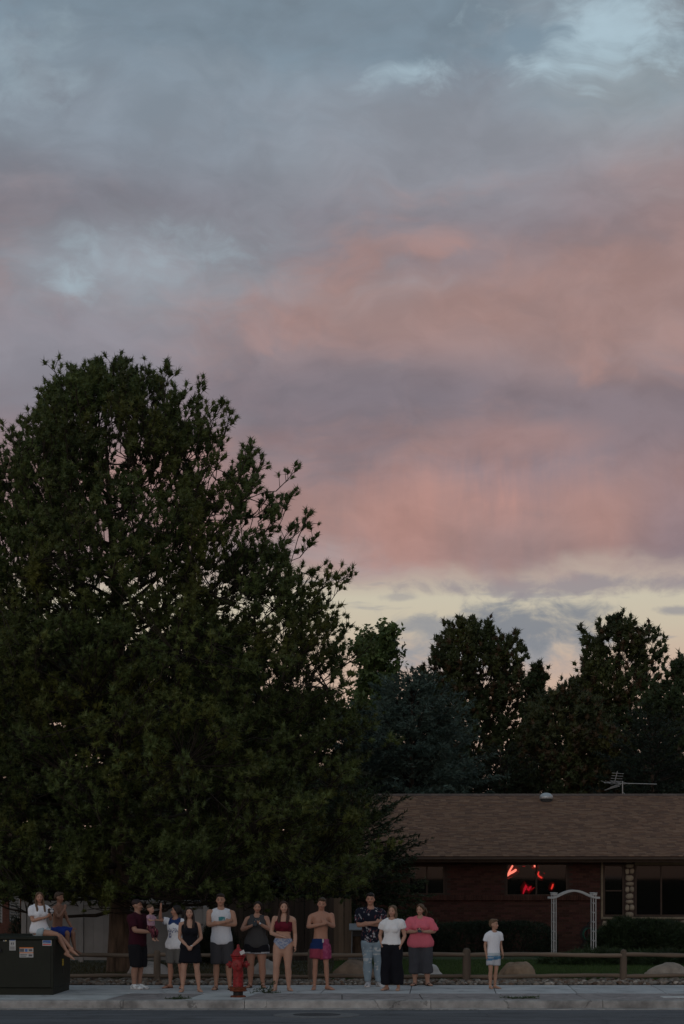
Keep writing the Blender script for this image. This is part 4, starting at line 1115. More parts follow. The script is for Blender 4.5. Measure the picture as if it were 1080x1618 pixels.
    v[:, 0] = np.interp(v[:, 2], tz, tp[:, 0]) + (v[:, 0] - np.interp(v[:, 2], tz, tp[:, 0])) * rad_
    link('trunk', np_mesh('trunk', v, f), m_bark, e)
    v1, f1 = tubes_np(lp, lr, 6)
    v2, f2 = tubes_batch(np.concatenate([P, J])[:, ::2], np.concatenate([np.tile(np.linspace(.014, .006, 3), (n, 1)), np.tile(np.linspace(.013, .010, 3), (n, 1))]), 3)
    Tk = Tw[:, [0, 2]] if twigs == 8 else Tw[:1, [0, 2]]
    v3, f3 = tubes_batch(Tk, np.tile((.009, .005), (len(Tk), 1)), 3)
    link('limbs', np_mesh('limbs', v1, f1), m_twig, e)
    link('branches', np_mesh('branches', np.concatenate([v2, v3]), np.concatenate([f2, f3 + len(v2)])), m_twig, e)
    link('crown', np_mesh('crown', V, F, False, C), m_needle, e)
    return len(pos), len(F)
STATS = []
PD = 48.2
pb = W(190, 1500, PD)
STATS.append(pine((pb.x, PD, gz(PD) - .05), 14.0,
     [(.115, 4.9), (.16, 6.0), (.25, 6.2), (.36, 5.9), (.47, 5.5), (.61, 4.85), (.73, 4.15), (.80, 3.6), (.85, 3.1), (.91, 2.4), (.95, 1.75), (.985, .85), (1, .25)],
     17, 110, 3100, 'huge dark green pine with round tufted crown filling the left side', slim=.30, rag=.24, inner=.62, lean=-.30))

def spruce(base, H, R, seed, label, name='blue_spruce', tone=(.050, .075, .070), dens=1.0, n_lv=34, blade=.10, first=.4, shape=.75, group=None, spread=(10, 60), needles=7, bw=.25):
    """layered conifer: whorls of drooping boughs, each covered with short stiff sprays"""
    r = np.random.default_rng(seed)
    e = empty(name, base); tag(e, label, 'tree', group)
    tz = np.linspace(0, H, 8); tp = np.stack([0 * tz, 0 * tz, tz], 1)
    v, f = tubes_np([tp], [np.linspace(.22, .02, 8)], 8); link('trunk', np_mesh('trunk', v, f), m_bark, e)
    az, el, Ls, hs0 = [], [], [], []
    for i in range(n_lv):
        t = (i + .5) / n_lv; Rh = R * (1 - t ** 1.8) ** shape + .15; nb = max(4, int(dens * (5 + 6 * Rh / R * R / 3)))
        az.append(r.uniform(0, 6.28) + 6.283 * np.arange(nb) / nb + r.normal(0, .15, nb)); Ls.append(Rh * r.uniform(.72, 1.12, nb))
        el.append(np.interp(t, [0, .5, 1], [-.15, .1, .8]) + r.normal(0, .10, nb)); hs0.append(np.full(nb, first + (H - first) * t))
    az, el, Ls, hs0 = map(np.concatenate, (az, el, Ls, hs0)); n = len(az)
    P, de = curves(np.stack([0 * az, 0 * az, hs0], 1), np.stack([np.cos(az) * np.cos(el), np.sin(az) * np.cos(el), np.sin(el)], 1), Ls, 6, .12, r, .05)
    n2 = np.maximum(2, (Ls / .17 * dens).astype(int)) * 2; bi = np.repeat(np.arange(n), n2)
    u = .25 + .75 * r.random(len(bi)); q = along(P[bi], u); d0 = P[bi, -1] - P[bi, 0]; d0 /= np.linalg.norm(d0, axis=1, keepdims=True)
    sd_ = np.cross(d0, (0, 0, 1.)); sd_ /= np.linalg.norm(sd_, axis=1, keepdims=True) + 1e-9
    d2 = d0 * .7 + sd_ * (r.choice((-1, 1), len(bi)) * r.uniform(.5, 1.1, len(bi)))[:, None]; d2[:, 2] += r.uniform(-.35, .15, len(bi)); d2 /= np.linalg.norm(d2, axis=1, keepdims=True)
    l2 = np.clip((.35 * Ls[bi] * (1 - u) + .22) * r.uniform(.6, 1.2, len(bi)), .15, .9); ns = np.maximum(1, (l2 / .16).astype(int)); si = np.repeat(np.arange(len(bi)), ns)
    pos = np.concatenate([q[si] + d2[si] * (l2[si] * r.uniform(.1, 1, len(si)))[:, None] + r.normal(0, .03, (len(si), 3)), P[:, -1]])
    dd_ = np.concatenate([d2[si] + r.normal(0, .25, (len(si), 3)), de]); sz_ = blade * r.uniform(.7, 1.3, len(pos))
    cols = np.array(tone)[None] * (.55 + .9 * vnoise(pos + seed, 1.3)[:, None]) * r.uniform(.75, 1.25, (len(pos), 1))
    V, F, C = tufts_np(pos, dd_, sz_, needles, bw, r, spread=spread, cols=cols)
    v, f = tubes_batch(P, np.tile(np.linspace(.03, .008, 7), (n, 1)), 4); link('limbs', np_mesh('limbs', v, f), m_twig, e)
    link('crown', np_mesh('crown', V, F, False, C), m_needle, e)
    return len(pos), len(F)
def at(px, d): return ((px - 540) / FPX * d, d, gz(d) - .05)
STATS.append(spruce(at(650, 80), 9.9, 4.6, 41, 'broad blue grey spruce rising behind the roof beside the big pine', blade=.18, dens=.85, n_lv=32, shape=.60, tone=(.068, .104, .084)))
STATS.append(spruce(at(560, 60.5), 4.7, 2.1, 42, 'dark flat branched evergreen over the left end of the roof', name='dark_evergreen', tone=(.034, .052, .022), blade=.11, dens=1.1, n_lv=16, first=1.2, shape=.35))
kw = dict(tuft=.255, needles=12, wid=.20, trunk_r=.24, clen=(.6, 1.1), twigs=7, rag=.26, group='pines behind the house')
STATS.append(pine(at(742, 96), 14.1, [(.12, 2.6), (.3, 2.8), (.6, 2.7), (.8, 2.5), (.9, 2.1), (.97, 1.5), (1, .7)], 51, 40, 950, 'dark brownish pine with flat tufted top behind the roof, left of the two', brown=.45, green=(.042, .060, .022), **kw))
STATS.append(pine(at(975, 98), 14.4, [(.12, 3.2), (.3, 3.3), (.6, 3.0), (.8, 2.3), (.9, 1.8), (.96, 1.3), (1, .5)], 52, 40, 1000, 'tall dark pine with pointed dense top behind the roof, right of the two', brown=.35, green=(.045, .066, .024), **kw))
STATS.append(pine(at(846, 100), 12.3, [(.1, 1.4), (.5, 1.3), (.8, .8), (.95, .45), (1, .2)], 53, 34, 420, 'slim lower pine standing between the two tall pines', brown=.4, green=(.042, .060, .022), **kw))
STATS.append(pine(at(1085, 92), 12.0, [(.1, 2.4), (.5, 2.6), (.8, 1.9), (.92, 1.3), (1, .3)], 54, 30, 600, 'dark pine cut by the right edge of the picture', brown=.1, green=(.040, .062, .024), **kw))
STATS.append(pine(at(900, 88), 10.3, [(.1, 3.0), (.5, 3.1), (.8, 2.3), (.92, 1.4), (1, .3)], 55, 30, 700, 'brownish low pine in front of the tall right pine', brown=.55, green=(.045, .058, .022), **kw))
STATS.append(spruce(at(790, 86), 7.6, 2.6, 56, 'low dark conifer directly behind the roof ridge', name='dark_conifer', tone=(.026, .036, .018), blade=.15, dens=.8, n_lv=20, shape=.45))
STATS.append(spruce(at(1030, 84), 8.6, 3.4, 57, 'dark green conifer behind the television antenna', name='dark_conifer', tone=(.020, .032, .020), blade=.15, dens=.8, n_lv=22, shape=.45))
for i, (px, d, H, R, lb) in enumerate(((-40, 76, 11.2, 4.5, 'dark conifer behind the vinyl fence at the left edge'), (150, 78, 11.6, 4.6, 'dark conifer standing behind the vinyl fence straight behind the pine trunk'), (330, 76, 11.0, 4.3, 'dark conifer behind the wooden fence left of the roof'), (460, 77, 8.4, 3.8, 'dark conifer between the big pine and the blue spruce'), (585, 86, 8.0, 3.6, 'dark conifer behind the blue spruce above the roof end'), (672, 90, 7.5, 3.2, 'dark conifer low behind the right flank of the blue spruce'))):
    STATS.append(spruce(at(px, d), H, R, 60 + i, lb, name='dark_conifer', tone=(.018, .026, .014), blade=.36, dens=.66, n_lv=22, shape=.4, needles=4, bw=.50))

def leafy(base, H, R, seed, label, name, crown_lo, tone, n_limb=12, leaf=.07, dens=1.0, cat='tree'):
    r = np.random.default_rng(seed); e = empty(name, base); tag(e, label, cat)
    lp, lr, pos = [], [], []
    tz = np.linspace(0, H * .9, 8); tp = np.stack([.1 * np.sin(tz), .1 * np.cos(tz * .8), tz], 1)
    v, f = tubes_np([tp], [np.linspace(.16, .03, 8)], 8); link('trunk', np_mesh('trunk', v, f), m_bark, e)
    for i in range(n_limb):
        h = H * (crown_lo + (.9 - crown_lo) * i / n_limb); a = i * 2.4
        p = np.array([np.interp(h, tz, tp[:, c]) for c in range(3)])
        L = R * r.uniform(.6, 1.1) * (1.15 - .5 * i / n_limb)
        P, de = curve(p, np.array((math.cos(a), math.sin(a), .9)), L, 6, .5, r, .08); lp.append(P); lr.append(np.linspace(.05, .01, 7))
        for j in range(int(9 * dens)):
            u = .3 + .7 * r.random(); q = np.array([np.interp(u * 6, range(7), P[:, c]) for c in range(3)])
            Q, _ = curve(q, r.normal(0, 1, 3) + (P[-1] - P[0]) / L * .7 + np.array((0, 0, .4)), r.uniform(.4, 1.0), 4, .3, r, .1); lp.append(Q); lr.append(np.linspace(.015, .005, 5))
            for t in np.linspace(.25, 1, 7):
                c = np.array([np.interp(t * 4, range(5), Q[:, k]) for k in range(3)])
                pos.append(c + r.normal(0, .10, (5, 3)))
    pos = np.concatenate(pos); m = len(pos)
    n1 = r.normal(0, 1, (m, 3)); n1 /= np.linalg.norm(n1, axis=1, keepdims=True); n2 = np.cross(n1, r.normal(0, 1, (m, 3))); n2 /= np.linalg.norm(n2, axis=1, keepdims=True)
    s = leaf * r.uniform(.6, 1.3, (m, 1))
    V = np.stack([pos - n1 * s, pos + n2 * s * .45, pos + n1 * s, pos - n2 * s * .45], 1).reshape(-1, 3)
    C = np.repeat(np.array(tone)[None] * (.6 + .8 * vnoise(pos, 1.5)[:, None]) * r.uniform(.75, 1.25, (m, 1)), 4, 0)
    v, f = tubes_np(lp, lr, 5); link('limbs', np_mesh('limbs', v, f), m_twig, e)
    link('crown', np_mesh('crown', V, np.arange(m * 4).reshape(-1, 4), False, C), mat('leaf', (1, 1, 1), .5, .1, 5, attr=True, trans=.35), e)
    return m, m
STATS.append(leafy(at(596, 92), 13.8, 2.2, 71, 'light green leafy tree top rising between the pine and the blue spruce', 'leafy_tree', .45, (.085, .13, .042), 20, .13, 2.2))

# ---------------------------------------------------------------- hedges and junipers
def shrub(base, sx_, sy_, sz_, n, seed, tone, label, name, size=.10, lumps=.25, box=3.0, nd=10, up=.35, cat='shrub', spread=(15, 70)):
    r = np.random.default_rng(seed); e = empty(name, base); tag(e, label, cat)
    u = r.normal(0, 1, (n, 3)); u[:, 2] = np.abs(u[:, 2]); u /= np.linalg.norm(u, axis=1, keepdims=True)
    k = 1 / (np.abs(u) ** box).sum(1) ** (1 / box)
    rad = (1 - .35 * r.random(n) ** 2.0) * k
    pos = u * rad[:, None]
    lum = vnoise(u * 2.2 + seed, 1.5) - .5
    pos *= (1 + lumps * lum)[:, None]
    pos *= (sx_, sy_, sz_)
    dirs = u * (1, 1, .7) + r.normal(0, .35, (n, 3)) + np.array((0, 0, up))
    cols = np.array(tone)[None] * (.5 + vnoise(pos, 2.2)[:, None]) * r.uniform(.7, 1.3, (n, 1))
    V, F, C = tufts_np(pos, dirs, size * r.uniform(.7, 1.3, n), nd, .12, r, spread=spread, cols=cols)
    link('foliage', np_mesh('foliage', V, F, False, C), m_needle, e)
    stems = []
    for i in range(9):
        a = i * 2.4
        stems.append(curve(np.array((sx_ * .5 * math.cos(a), sy_ * .4 * math.sin(a), 0)), np.array((math.cos(a) * .4, math.sin(a) * .4, 1)), sz_ * .8, 4, .1, r, .1)[0])
    v, f = tubes_np(stems, [np.linspace(.025, .008, 5)] * 9, 5); link('stems', np_mesh('stems', v, f), m_twig, e)
    return n, len(F)
def hb(px, d): return ((px - 540) / FPX * d, d, gz(d))
STATS.append(shrub(hb(776, 63), 1.95, .8, 1.02, 5200, 81, (.016, .026, .013), 'dark clipped hedge below the middle window left of the white arch', 'hedge', .09, .10, 5.0, cat='hedge'))
STATS.append(shrub(hb(636, 63), .95, .7, .85, 2200, 82, (.015, .023, .012), 'dark low hedge behind the white T-shirt and pink top', 'hedge', .09, .2, 4.0, cat='hedge'))
STATS.append(shrub(hb(1030, 62), 1.85, 1.0, 1.13, 5200, 83, (.022, .036, .014), 'dark spreading juniper under the right window', 'juniper', .15, .35, 2.6, up=.5))
STATS.append(shrub(hb(948, 53), 1.35, .8, .34, 2600, 84, (.026, .044, .016), 'low spreading juniper on the lawn behind the right log post', 'juniper', .14, .6, 2.2, up=.2))
STATS.append(shrub(hb(1052, 52.5), 1.0, .7, .36, 1600, 85, (.024, .040, .016), 'low juniper behind the pale boulder at the right edge', 'juniper', .14, .6, 2.2, up=.2))
STATS.append(shrub(hb(345, 54.8), .55, .45, 1.1, 1500, 86, (.020, .028, .014), 'dark upright shrub behind the man in the sleeveless white shirt', 'dark_shrub', .12, .5, 2.2, up=.5))
STATS.append(shrub(hb(55, 57.5), .75, .4, 1.6, 1400, 87, (.018, .024, .013), 'dark shrub behind the girl sitting on the cabinet', 'dark_shrub', .12, .5, 2.2, up=.5))
# weeds in the pavement
def weed(px, py, w, h, n, seed, label):
    d = 7260 / (py - HORIZON); r = np.random.default_rng(seed)
    e = empty('weed', ((px - 540) / FPX * d, d, .002)); tag(e, label, 'weed')
    P = [curve(np.array((r.uniform(-w, w) * .35, r.uniform(-.05, .05), 0)), np.array((r.normal(0, 1.2), r.normal(0, .5), r.uniform(.15, 1.0) * h * 6)), r.uniform(.4, 1.0) * w, 4, -.5, r, .15)[0] for _ in range(n)]
    for p in P: p[:, 2] = np.maximum(p[:, 2], .006)
    v, f = tubes_np(P, [np.linspace(.006, .003, 5)] * n, 4); link('stems', np_mesh('stems', v, f), mat('weed_stem', (.06, .07, .03), .8, .2), e)
    pos = np.concatenate([p[1:] for p in P]); m = len(pos)
    V, F, C = tufts_np(pos, r.normal(0, 1, (m, 3)) + (0, 0, .6), np.full(m, .055), 7, .22, r, spread=(10, 90), cols=np.tile((.04, .07, .025), (m, 1)) * r.uniform(.6, 1.3, (m, 1)))
    V[:, 2] = np.maximum(V[:, 2], .004)
    link('leaves', np_mesh('leaves', V, F, False, C), m_needle, e)
weed(424, 1569, .30, .18, 12, 1, 'leafy green weed sprawling on the pavement right of the hydrant')
weed(826, 1577, .35, .03, 14, 2, 'flat weed in the kerb joint right of the small boy')
weed(280, 1578, .35, .02, 10, 3, 'dry flat weed in the kerb joint below the woman in black')
print('TREES', STATS, sum(s[1] for s in STATS) * 2)

# ---------------------------------------------------------------- people
WORK = bpy.data.scenes.new('work')      # scratch scene, so that only the shape at hand is evaluated; removed below
def voxelise(mb, vox, it=2):
    """closed overlapping shapes -> one continuous skin: vertices and quads"""
    me = mb.mesh('tmp', True); ob = bpy.data.objects.new('tmp', me); WORK.collection.objects.link(ob)
    md = ob.modifiers.new('r', 'REMESH'); md.mode = 'VOXEL'; md.voxel_size = vox; md.adaptivity = 0.0
    with bpy.context.temp_override(scene=WORK, view_layer=WORK.view_layers[0]): dg = bpy.context.evaluated_depsgraph_get()
    ev = ob.evaluated_get(dg); m2 = ev.to_mesh()
    V = np.empty(len(m2.vertices) * 3); m2.vertices.foreach_get('co', V); V = V.reshape(-1, 3)
    nl = len(m2.loops); L = np.empty(nl, np.int32); m2.loops.foreach_get('vertex_index', L)
    F = L.reshape(-1, 4)
    ev.to_mesh_clear(); bpy.data.objects.remove(ob); bpy.data.meshes.remove(me)
    for _ in range(it): V = relax(V, F, .5)
    return V, F
def relax(V, F, k):
    S = np.zeros_like(V); C = np.zeros(len(V))
    for a in range(4):
        b = (a + 1) % 4
        np.add.at(S, F[:, a], V[F[:, b]]); np.add.at(C, F[:, a], 1); np.add.at(S, F[:, b], V[F[:, a]]); np.add.at(C, F[:, b], 1)
    return V + k * (S / np.maximum(C, 1)[:, None] - V)
def normals(V, F):
    n = np.cross(V[F[:, 2]] - V[F[:, 0]], V[F[:, 3]] - V[F[:, 1]]); N_ = np.zeros_like(V)
    for a in range(4): np.add.at(N_, F[:, a], n)
    return N_ / (np.linalg.norm(N_, axis=1, keepdims=True) + 1e-12)
def keepfaces(V, F, keep_v):
    F = F[keep_v[F].all(1)]; idx = np.unique(F); mp = np.full(len(V), -1); mp[idx] = np.arange(len(idx))
    return V[idx], mp[F], idx
def unit(v): v = np.array(v, float); return v / (np.linalg.norm(v) + 1e-12)
ZS = np.array([.455, .50, .54, .59, .63, .68, .73, .77, .80, .825, .845])
BUILD = {
 'm': dict(w=[.066, .090, .091, .085, .082, .088, .098, .104, .100, .074, .038], d=[.050, .062, .060, .055, .054, .060, .067, .064, .052, .040, .034], sx=.117, arm=[.035, .031, .0245, .0255, .0165], leg=[.053, .047, .033, .032, .0205], neck=.032),
 'f': dict(w=[.068, .099, .099, .085, .073, .078, .086, .088, .084, .060, .033], d=[.053, .067, .063, .053, .049, .056, .068, .060, .046, .035, .030], sx=.102, arm=[.029, .026, .0215, .022, .014], leg=[.054, .048, .033, .032, .019], neck=.026),
 'c': dict(w=[.062, .080, .080, .077, .075, .080, .085, .087, .084, .064, .036], d=[.048, .058, .056, .054, .053, .056, .058, .054, .046, .036, .032], sx=.100, arm=[.028, .025, .021, .021, .0145], leg=[.044, .040, .031, .029, .0195], neck=.028),
}
m_skin = mat('skin', (1, 1, 1), .55, .06, 40, .05, 300, attr=True, spec=.35, sss=.08)
m_cloth = mat('cloth', (1, 1, 1), .9, .08, 30, .15, 400, attr=True, spec=.15)
m_hair = mat('hair', (1, 1, 1), .55, .30, 60, .4, 120, attr=True, spec=.3, stretch=(1, 1, .12))
m_eye = mat('eye_dark', (.02, .014, .010), .25, .05)
m_eyew = mat('eye_white', (.30, .27, .25), .3, .05)
m_phone = mat('phone_black', (.012, .012, .014), .25, .1, spec=.5)

class Fig:
    def __init__(s, label, px, py, H, kind='m', yaw=0., fat=1.0, belly=0., limb=1.0, skin=(.40, .245, .175), z0=0., name='person', d=None, headscale=1.0, cat='person'):
        s.H, s.skin, s.kind = H, np.array(skin), kind
        s.d = d or 7260 / (py - HORIZON)
        s.root = empty(name, ((px - 540) / FPX * s.d, s.d, z0), RAD(yaw)); tag(s.root, label, cat, 'people watching from the pavement')
        b = BUILD[kind]; s.b = b
        k = np.where(ZS < .79, fat, 1 + (fat - 1) * .5)
        s.w, s.dd = np.array(b['w']) * k, np.array(b['d']) * k
        s.yo = -belly * np.exp(-((ZS - .61) / .07) ** 2); s.dd = s.dd + belly * .8 * np.exp(-((ZS - .61) / .07) ** 2)
        s.arm = np.array(b['arm']) * limb; s.leg = np.array(b['leg']) * limb * (1 + (fat - 1) * .6)
        s.sx = b['sx'] * (1 + (fat - 1) * .45)
        s.lean = (0., 0.); s.hs = headscale
        s.hyaw = s.hpit = s.hrol = 0.
        hipx = .05 * (1 + (fat - 1) * .8)
        s.J = {}
        for q, n in ((-1, 'R'), (1, 'L')):
            s.J['S' + n] = np.array((q * s.sx, .005, .80)); s.J['E' + n] = np.array((q * (s.sx + .018), .02, .635)); s.J['W' + n] = np.array((q * (s.sx + .022), -.01, .49))
            s.J['H' + n] = np.array((q * hipx, 0, .505)); s.J['K' + n] = np.array((q * (hipx + .004), -.012, .283)); s.J['A' + n] = np.array((q * (hipx + .006), .012, .046))
            s.J['F' + n] = np.array((q * .25, -1., 0)); s.J['U' + n] = np.array((0, 0, 1.))
        s.hand = {'R': dict(d=(0, -.1, -1), n=(1, 0, 0), curl=.5), 'L': dict(d=(0, -.1, -1), n=(-1, 0, 0), curl=.5)}
    def tip(s, sh=.0, hip=.0, sway=.0):
        for q, n in ((-1, 'R'), (1, 'L')):
            s.J['S' + n] = s.J['S' + n] + np.array((0, 0, q * sh)); s.J['H' + n] = s.J['H' + n] + np.array((0, 0, q * hip))
        s.lean = (sway, s.lean[1])
    def ring(s, z):
        t = np.clip((z - .50) / .34, 0, 1.2)
        return (np.interp(z, ZS, s.w), np.interp(z, ZS, s.dd), np.interp(z, ZS, s.yo) + s.lean[1] * t, s.lean[0] * t)
    def torso(s, mb, z0, z1, inf=(0., 0.), n=24, ext=None, cap='round'):
        zs = np.linspace(z0, z1, max(5, int((z1 - z0) / .02)))
        P, R = [], []
        for z in zs:
            w, d, yo, xo = s.ring(z); t = (z - z0) / (z1 - z0); i = inf[0] + (inf[1] - inf[0]) * t
            if ext is not None: i += ext(z)
            P.append((xo, yo, z)); R.append((w + i, d + i))
        mb.tube(P, R, n, cap, up=(0, 1, 0))
    def armpath(s, n):
        S, E, Wr = s.J['S' + n], s.J['E' + n], s.J['W' + n]
        off = np.array((s.lean[0] * .9, s.lean[1] * .9, 0)); S = S + off
        P = [S, S * .5 + E * .5, E, E * .55 + Wr * .45, Wr]
        return P
    def limb(s, mb, P, R, f0, f1, inf=(0, 0), n=14, cap='round'):
        P = np.array(P); L = np.concatenate([[0], np.cumsum(np.linalg.norm(np.diff(P, axis=0), axis=1))]); L /= L[-1]
        # smooth the joint a little
        u = np.linspace(f0, f1, max(4, int((f1 - f0) * 26)))
        Q = np.stack([np.interp(u, L, P[:, c]) for c in range(3)], 1)
        rr = np.interp(u, L, R) + np.linspace(inf[0], inf[1], len(u))
        mb.tube(list(Q), list(rr), n, cap)
    def arm_(s, mb, n, f0, f1, inf=(0, 0), cap='round'): s.limb(mb, s.armpath(n), s.arm, f0, f1, inf, cap=cap)
    def leg_(s, mb, n, f0, f1, inf=(0, 0), cap='round'):
        H_, K, A = s.J['H' + n], s.J['K' + n], s.J['A' + n]
        back = np.array((0, .012, 0)) if A[2] < K[2] - .1 else 0
        L_ = s.leg; bend = back
        P = [H_, H_ * .72 + K * .28, H_ * .42 + K * .58, H_ * .14 + K * .86, K, K * .90 + A * .10, K * .70 + A * .30 + bend, K * .48 + A * .52 + bend * .7, K * .2 + A * .8, A]
        R_ = [L_[0], L_[1] * 1.06, L_[1] * .93, L_[2] * 1.10, L_[2] * 1.0, L_[2] * .93, L_[3] * 1.08, L_[3] * .95, L_[4] * 1.12, L_[4]]
        s.limb(mb, P, R_, f0, f1, inf, cap=cap)
    def headM(s):
        return rotz(RAD(s.hyaw)) @ rotx(RAD(s.hpit)) @ roty(RAD(s.hrol))
    def hp(s, p):
        """point given in head space (unit, neck pivot at 0,0,.865)"""
        q = s.headM() @ ((np.array(p, float) - (0, 0, .865)) * s.hs) + (0, 0, .865)
        return q + np.array((s.lean[0] * 1.05, s.lean[1] * 1.05, 0))
    def body(s, bare=('R', 'L'), toes=True):
        mb = MB(); M = s.headM()
        s.torso(mb, .458, .845)
        if s.kind == 'f':
            for q in (-1, 1):
                w, d, yo, xo = s.ring(.725); mb.ell((q * w * .45 + xo, yo - d * .62, .722), (w * .46, d * .62, .036))
        nb = np.array((s.lean[0], s.lean[1], .82)); mb.tube([nb, nb * .5 + s.hp((0, .004, .875)) * .5, s.hp((0, .002, .90))], [s.b['neck'] * 1.2, s.b['neck'], s.b['neck'] * .98], 14)
        for q in (-1, 1): # shoulder slope
            mb.tube([nb + (q * .01, .006, .018), np.array((q * s.sx * .62 + s.lean[0] * .95, .006 + s.lean[1] * .95, .815)), np.array((q * s.sx * .92 + s.lean[0] * .95, .005 + s.lean[1] * .95, .803))], [.026, .027, .028], 12)
        # head
        k = s.hs
        mb.ell(s.hp((0, .006, .947)), np.array((.0435, .0545, .0525)) * k, M)
        mb.ell(s.hp((0, -.012, .918)), np.array((.0375, .040, .042)) * k, M)
        mb.ell(s.hp((0, -.028, .891)), np.array((.024, .022, .019)) * k, M)
        mb.tube([s.hp((0, -.047, .936)), s.hp((0, -.056, .921)), s.hp((0, -.058, .914))], np.array([.005, .0075, .0085]) * k, 8)
        for q in (-1, 1):
            mb.ell(s.hp((q * .0445, .006, .926)), np.array((.006, .012, .016)) * k, M)
            mb.ell(s.hp((q * .021, -.034, .913)), np.array((.013, .013, .012)) * k, M)
        for n in ('R', 'L'):
            s.arm_(mb, n, 0, 1)
            s.leg_(mb, n, 0, 1)
            s.hand_(mb, n)
            s.foot_(mb, n, toes)
        V, F = voxelise(mb, .0122 / s.H, 2)
        # sculpt the face: eye hollows, mouth line
        hv = (V - s.hp((0, 0, .865))) @ M / s.hs + (0, 0, .865)
        N_ = normals(V, F)
        dep = np.zeros(len(V))
        front = hv[:, 1] < -.02
        for q in (-1, 1): dep += .0065 * np.exp(-(((hv[:, 0] - q * .0185) / .009) ** 2 + ((hv[:, 2] - .9345) / .0065) ** 2)) * front
        dep += .003 * np.exp(-((hv[:, 0] / .012) ** 2 + ((hv[:, 2] - .8985) / .003) ** 2)) * front
        V = V - N_ * dep[:, None]
        if s.J['UR'][2] > .9 and abs(s.J['AR'][2] - .046) < .02: V[:, 2] = np.maximum(V[:, 2], .002)
        col = np.tile(s.skin, (len(V), 1)) * (.94 + .12 * vnoise(V, 30)[:, None])
        lip = np.exp(-((hv[:, 0] / .014) ** 2 + ((hv[:, 2] - .8975) / .0055) ** 2)) * front
        col = col * (1 - lip[:, None] * np.array((.15, .45, .40)))
        red = np.exp(-(((np.abs(hv[:, 0]) - .024) / .012) ** 2 + ((hv[:, 2] - .914) / .012) ** 2)) * front
        col = col * (1 - red[:, None] * np.array((-.04, .10, .08)))
        s.Vb = V; s.hv = hv
        s.put('body', V, F, col, m_skin)
        # eyes and brows sit on the sculpted surface
        def surf(x, z):
            d_ = (hv[:, 0] - x) ** 2 + (hv[:, 2] - z) ** 2; d_ = np.where((hv[:, 1] < 0) & (hv[:, 1] > -.066), d_, 9); i = np.argsort(d_)[:3]; return hv[i, 1].mean()
        for q in (-1, 1):
            y = surf(q * .0185, .9345)
            m2 = MB().ell(s.hp((q * .0185, y + .001, .9345)), np.array((.0070, .0035, .0031)) * s.hs, M); v = m2.V() * s.H
            e = link('eye', np_mesh('eye', v, m2.f, True), m_eyew, s.root)
            m2 = MB().ell(s.hp((q * .0185, y - .0022, .9345)), np.array((.0042, .0020, .0031)) * s.hs, M); link('iris', np_mesh('iris', m2.V() * s.H, m2.f, True), m_eye, e)
            m2 = MB().tube([s.hp((q * .010, surf(q * .010, .9475) + .0005, .9475)), s.hp((q * .019, surf(q * .019, .949) + .0003, .9492)), s.hp((q * .028, surf(q * .028, .9465) + .0010, .9465))], [.0018, .0020, .0012], 6)
            link('eyebrow', np_mesh('eyebrow', m2.V() * s.H, m2.f, True, np.tile(np.array(s.haircol) * .6, (len(m2.V()), 1))), m_hair, s.root)
    def hand_(s, mb, n):
        h = s.hand[n]; w = s.J['W' + n]; d = unit(h['d']); nn = np.array(h['n'], float); nn = unit(nn - d * np.dot(nn, d)); l = np.cross(d, nn) * (1 if n == 'R' else -1)
        c = h['curl']; kk = .9 if s.kind == 'f' else (1.0 if s.kind == 'm' else .95)
        p1 = w + d * .050 * kk
        mb.tube([w - d * .006, w + d * .016 * kk, p1], [(.0155 * kk, .013 * kk), (.020 * kk, .0105 * kk), (.0215 * kk, .0095 * kk)], 12, up=nn)
        for off, ln in ((.0155, .036), (.0055, .041), (-.0050, .039), (-.0145, .030)):
            b = p1 + l * off * kk - d * .004; ln *= kk
            a1, a2 = c * .7, c * 1.6
            q1 = b + (d * math.cos(a1) + nn * math.sin(a1)) * ln * .48; q2 = q1 + (d * math.cos(a2) + nn * math.sin(a2)) * ln * .34; q3 = q2 + (d * math.cos(a2 + c * .5) + nn * math.sin(a2 + c * .5)) * ln * .22
            mb.tube([b, q1, q2, q3], np.array([.0056, .0052, .0048, .0040]) * kk, 8)
        t0 = w + d * .014 * kk + l * .014 * kk; t1 = t0 + (d * .55 + l * .75 + nn * .35) * .020 * kk; t2 = t1 + (d * .9 + l * .15 + nn * .4) * .020 * kk
        mb.tube([t0, t1, t2], np.array([.0085, .0065, .0050]) * kk, 8)
    def foot_pts(s, n):
        A, f, u = s.J['A' + n], unit(s.J['F' + n]), unit(s.J['U' + n]); l = np.cross(f, u)
        g = A - u * .046
        return g, f, u, l
    def foot_(s, mb, n, toes=True, inf=0.0):
        g, f, u, l = s.foot_pts(n)
        mb.tube([g - f * .024 + u * .021, g + f * .012 + u * .026, g + f * .055 + u * .021, g + f * .090 + u * .0145, g + f * .102 + u * .012],
                [(.018 + inf, .020 + inf), (.020 + inf, .026 + inf), (.0245 + inf, .020 + inf), (.026 + inf, .0135 + inf), (.0225 + inf, .0105 + inf)], 14, up=u)
        mb.tube([s.J['A' + n] + u * .012, g + u * .026], [.0195 + inf, .022 + inf], 12)
        if toes:
            sg = 1 if n == 'R' else -1
            for i, ln in enumerate((.026, .025, .021, .017, .013)):
                o = (-.0185 + .0093 * i) * -sg
                b = g + f * .094 + l * o * 1.0 + u * .0085; r = .0075 if i == 0 else .0052
                mb.tube([b, b + f * ln], [r, r * .9], 8)
    def put(s, name, V, F, col, m, parent=None):
        return link(name, np_mesh(name, V * s.H, F, True, col), m, parent or s.root)
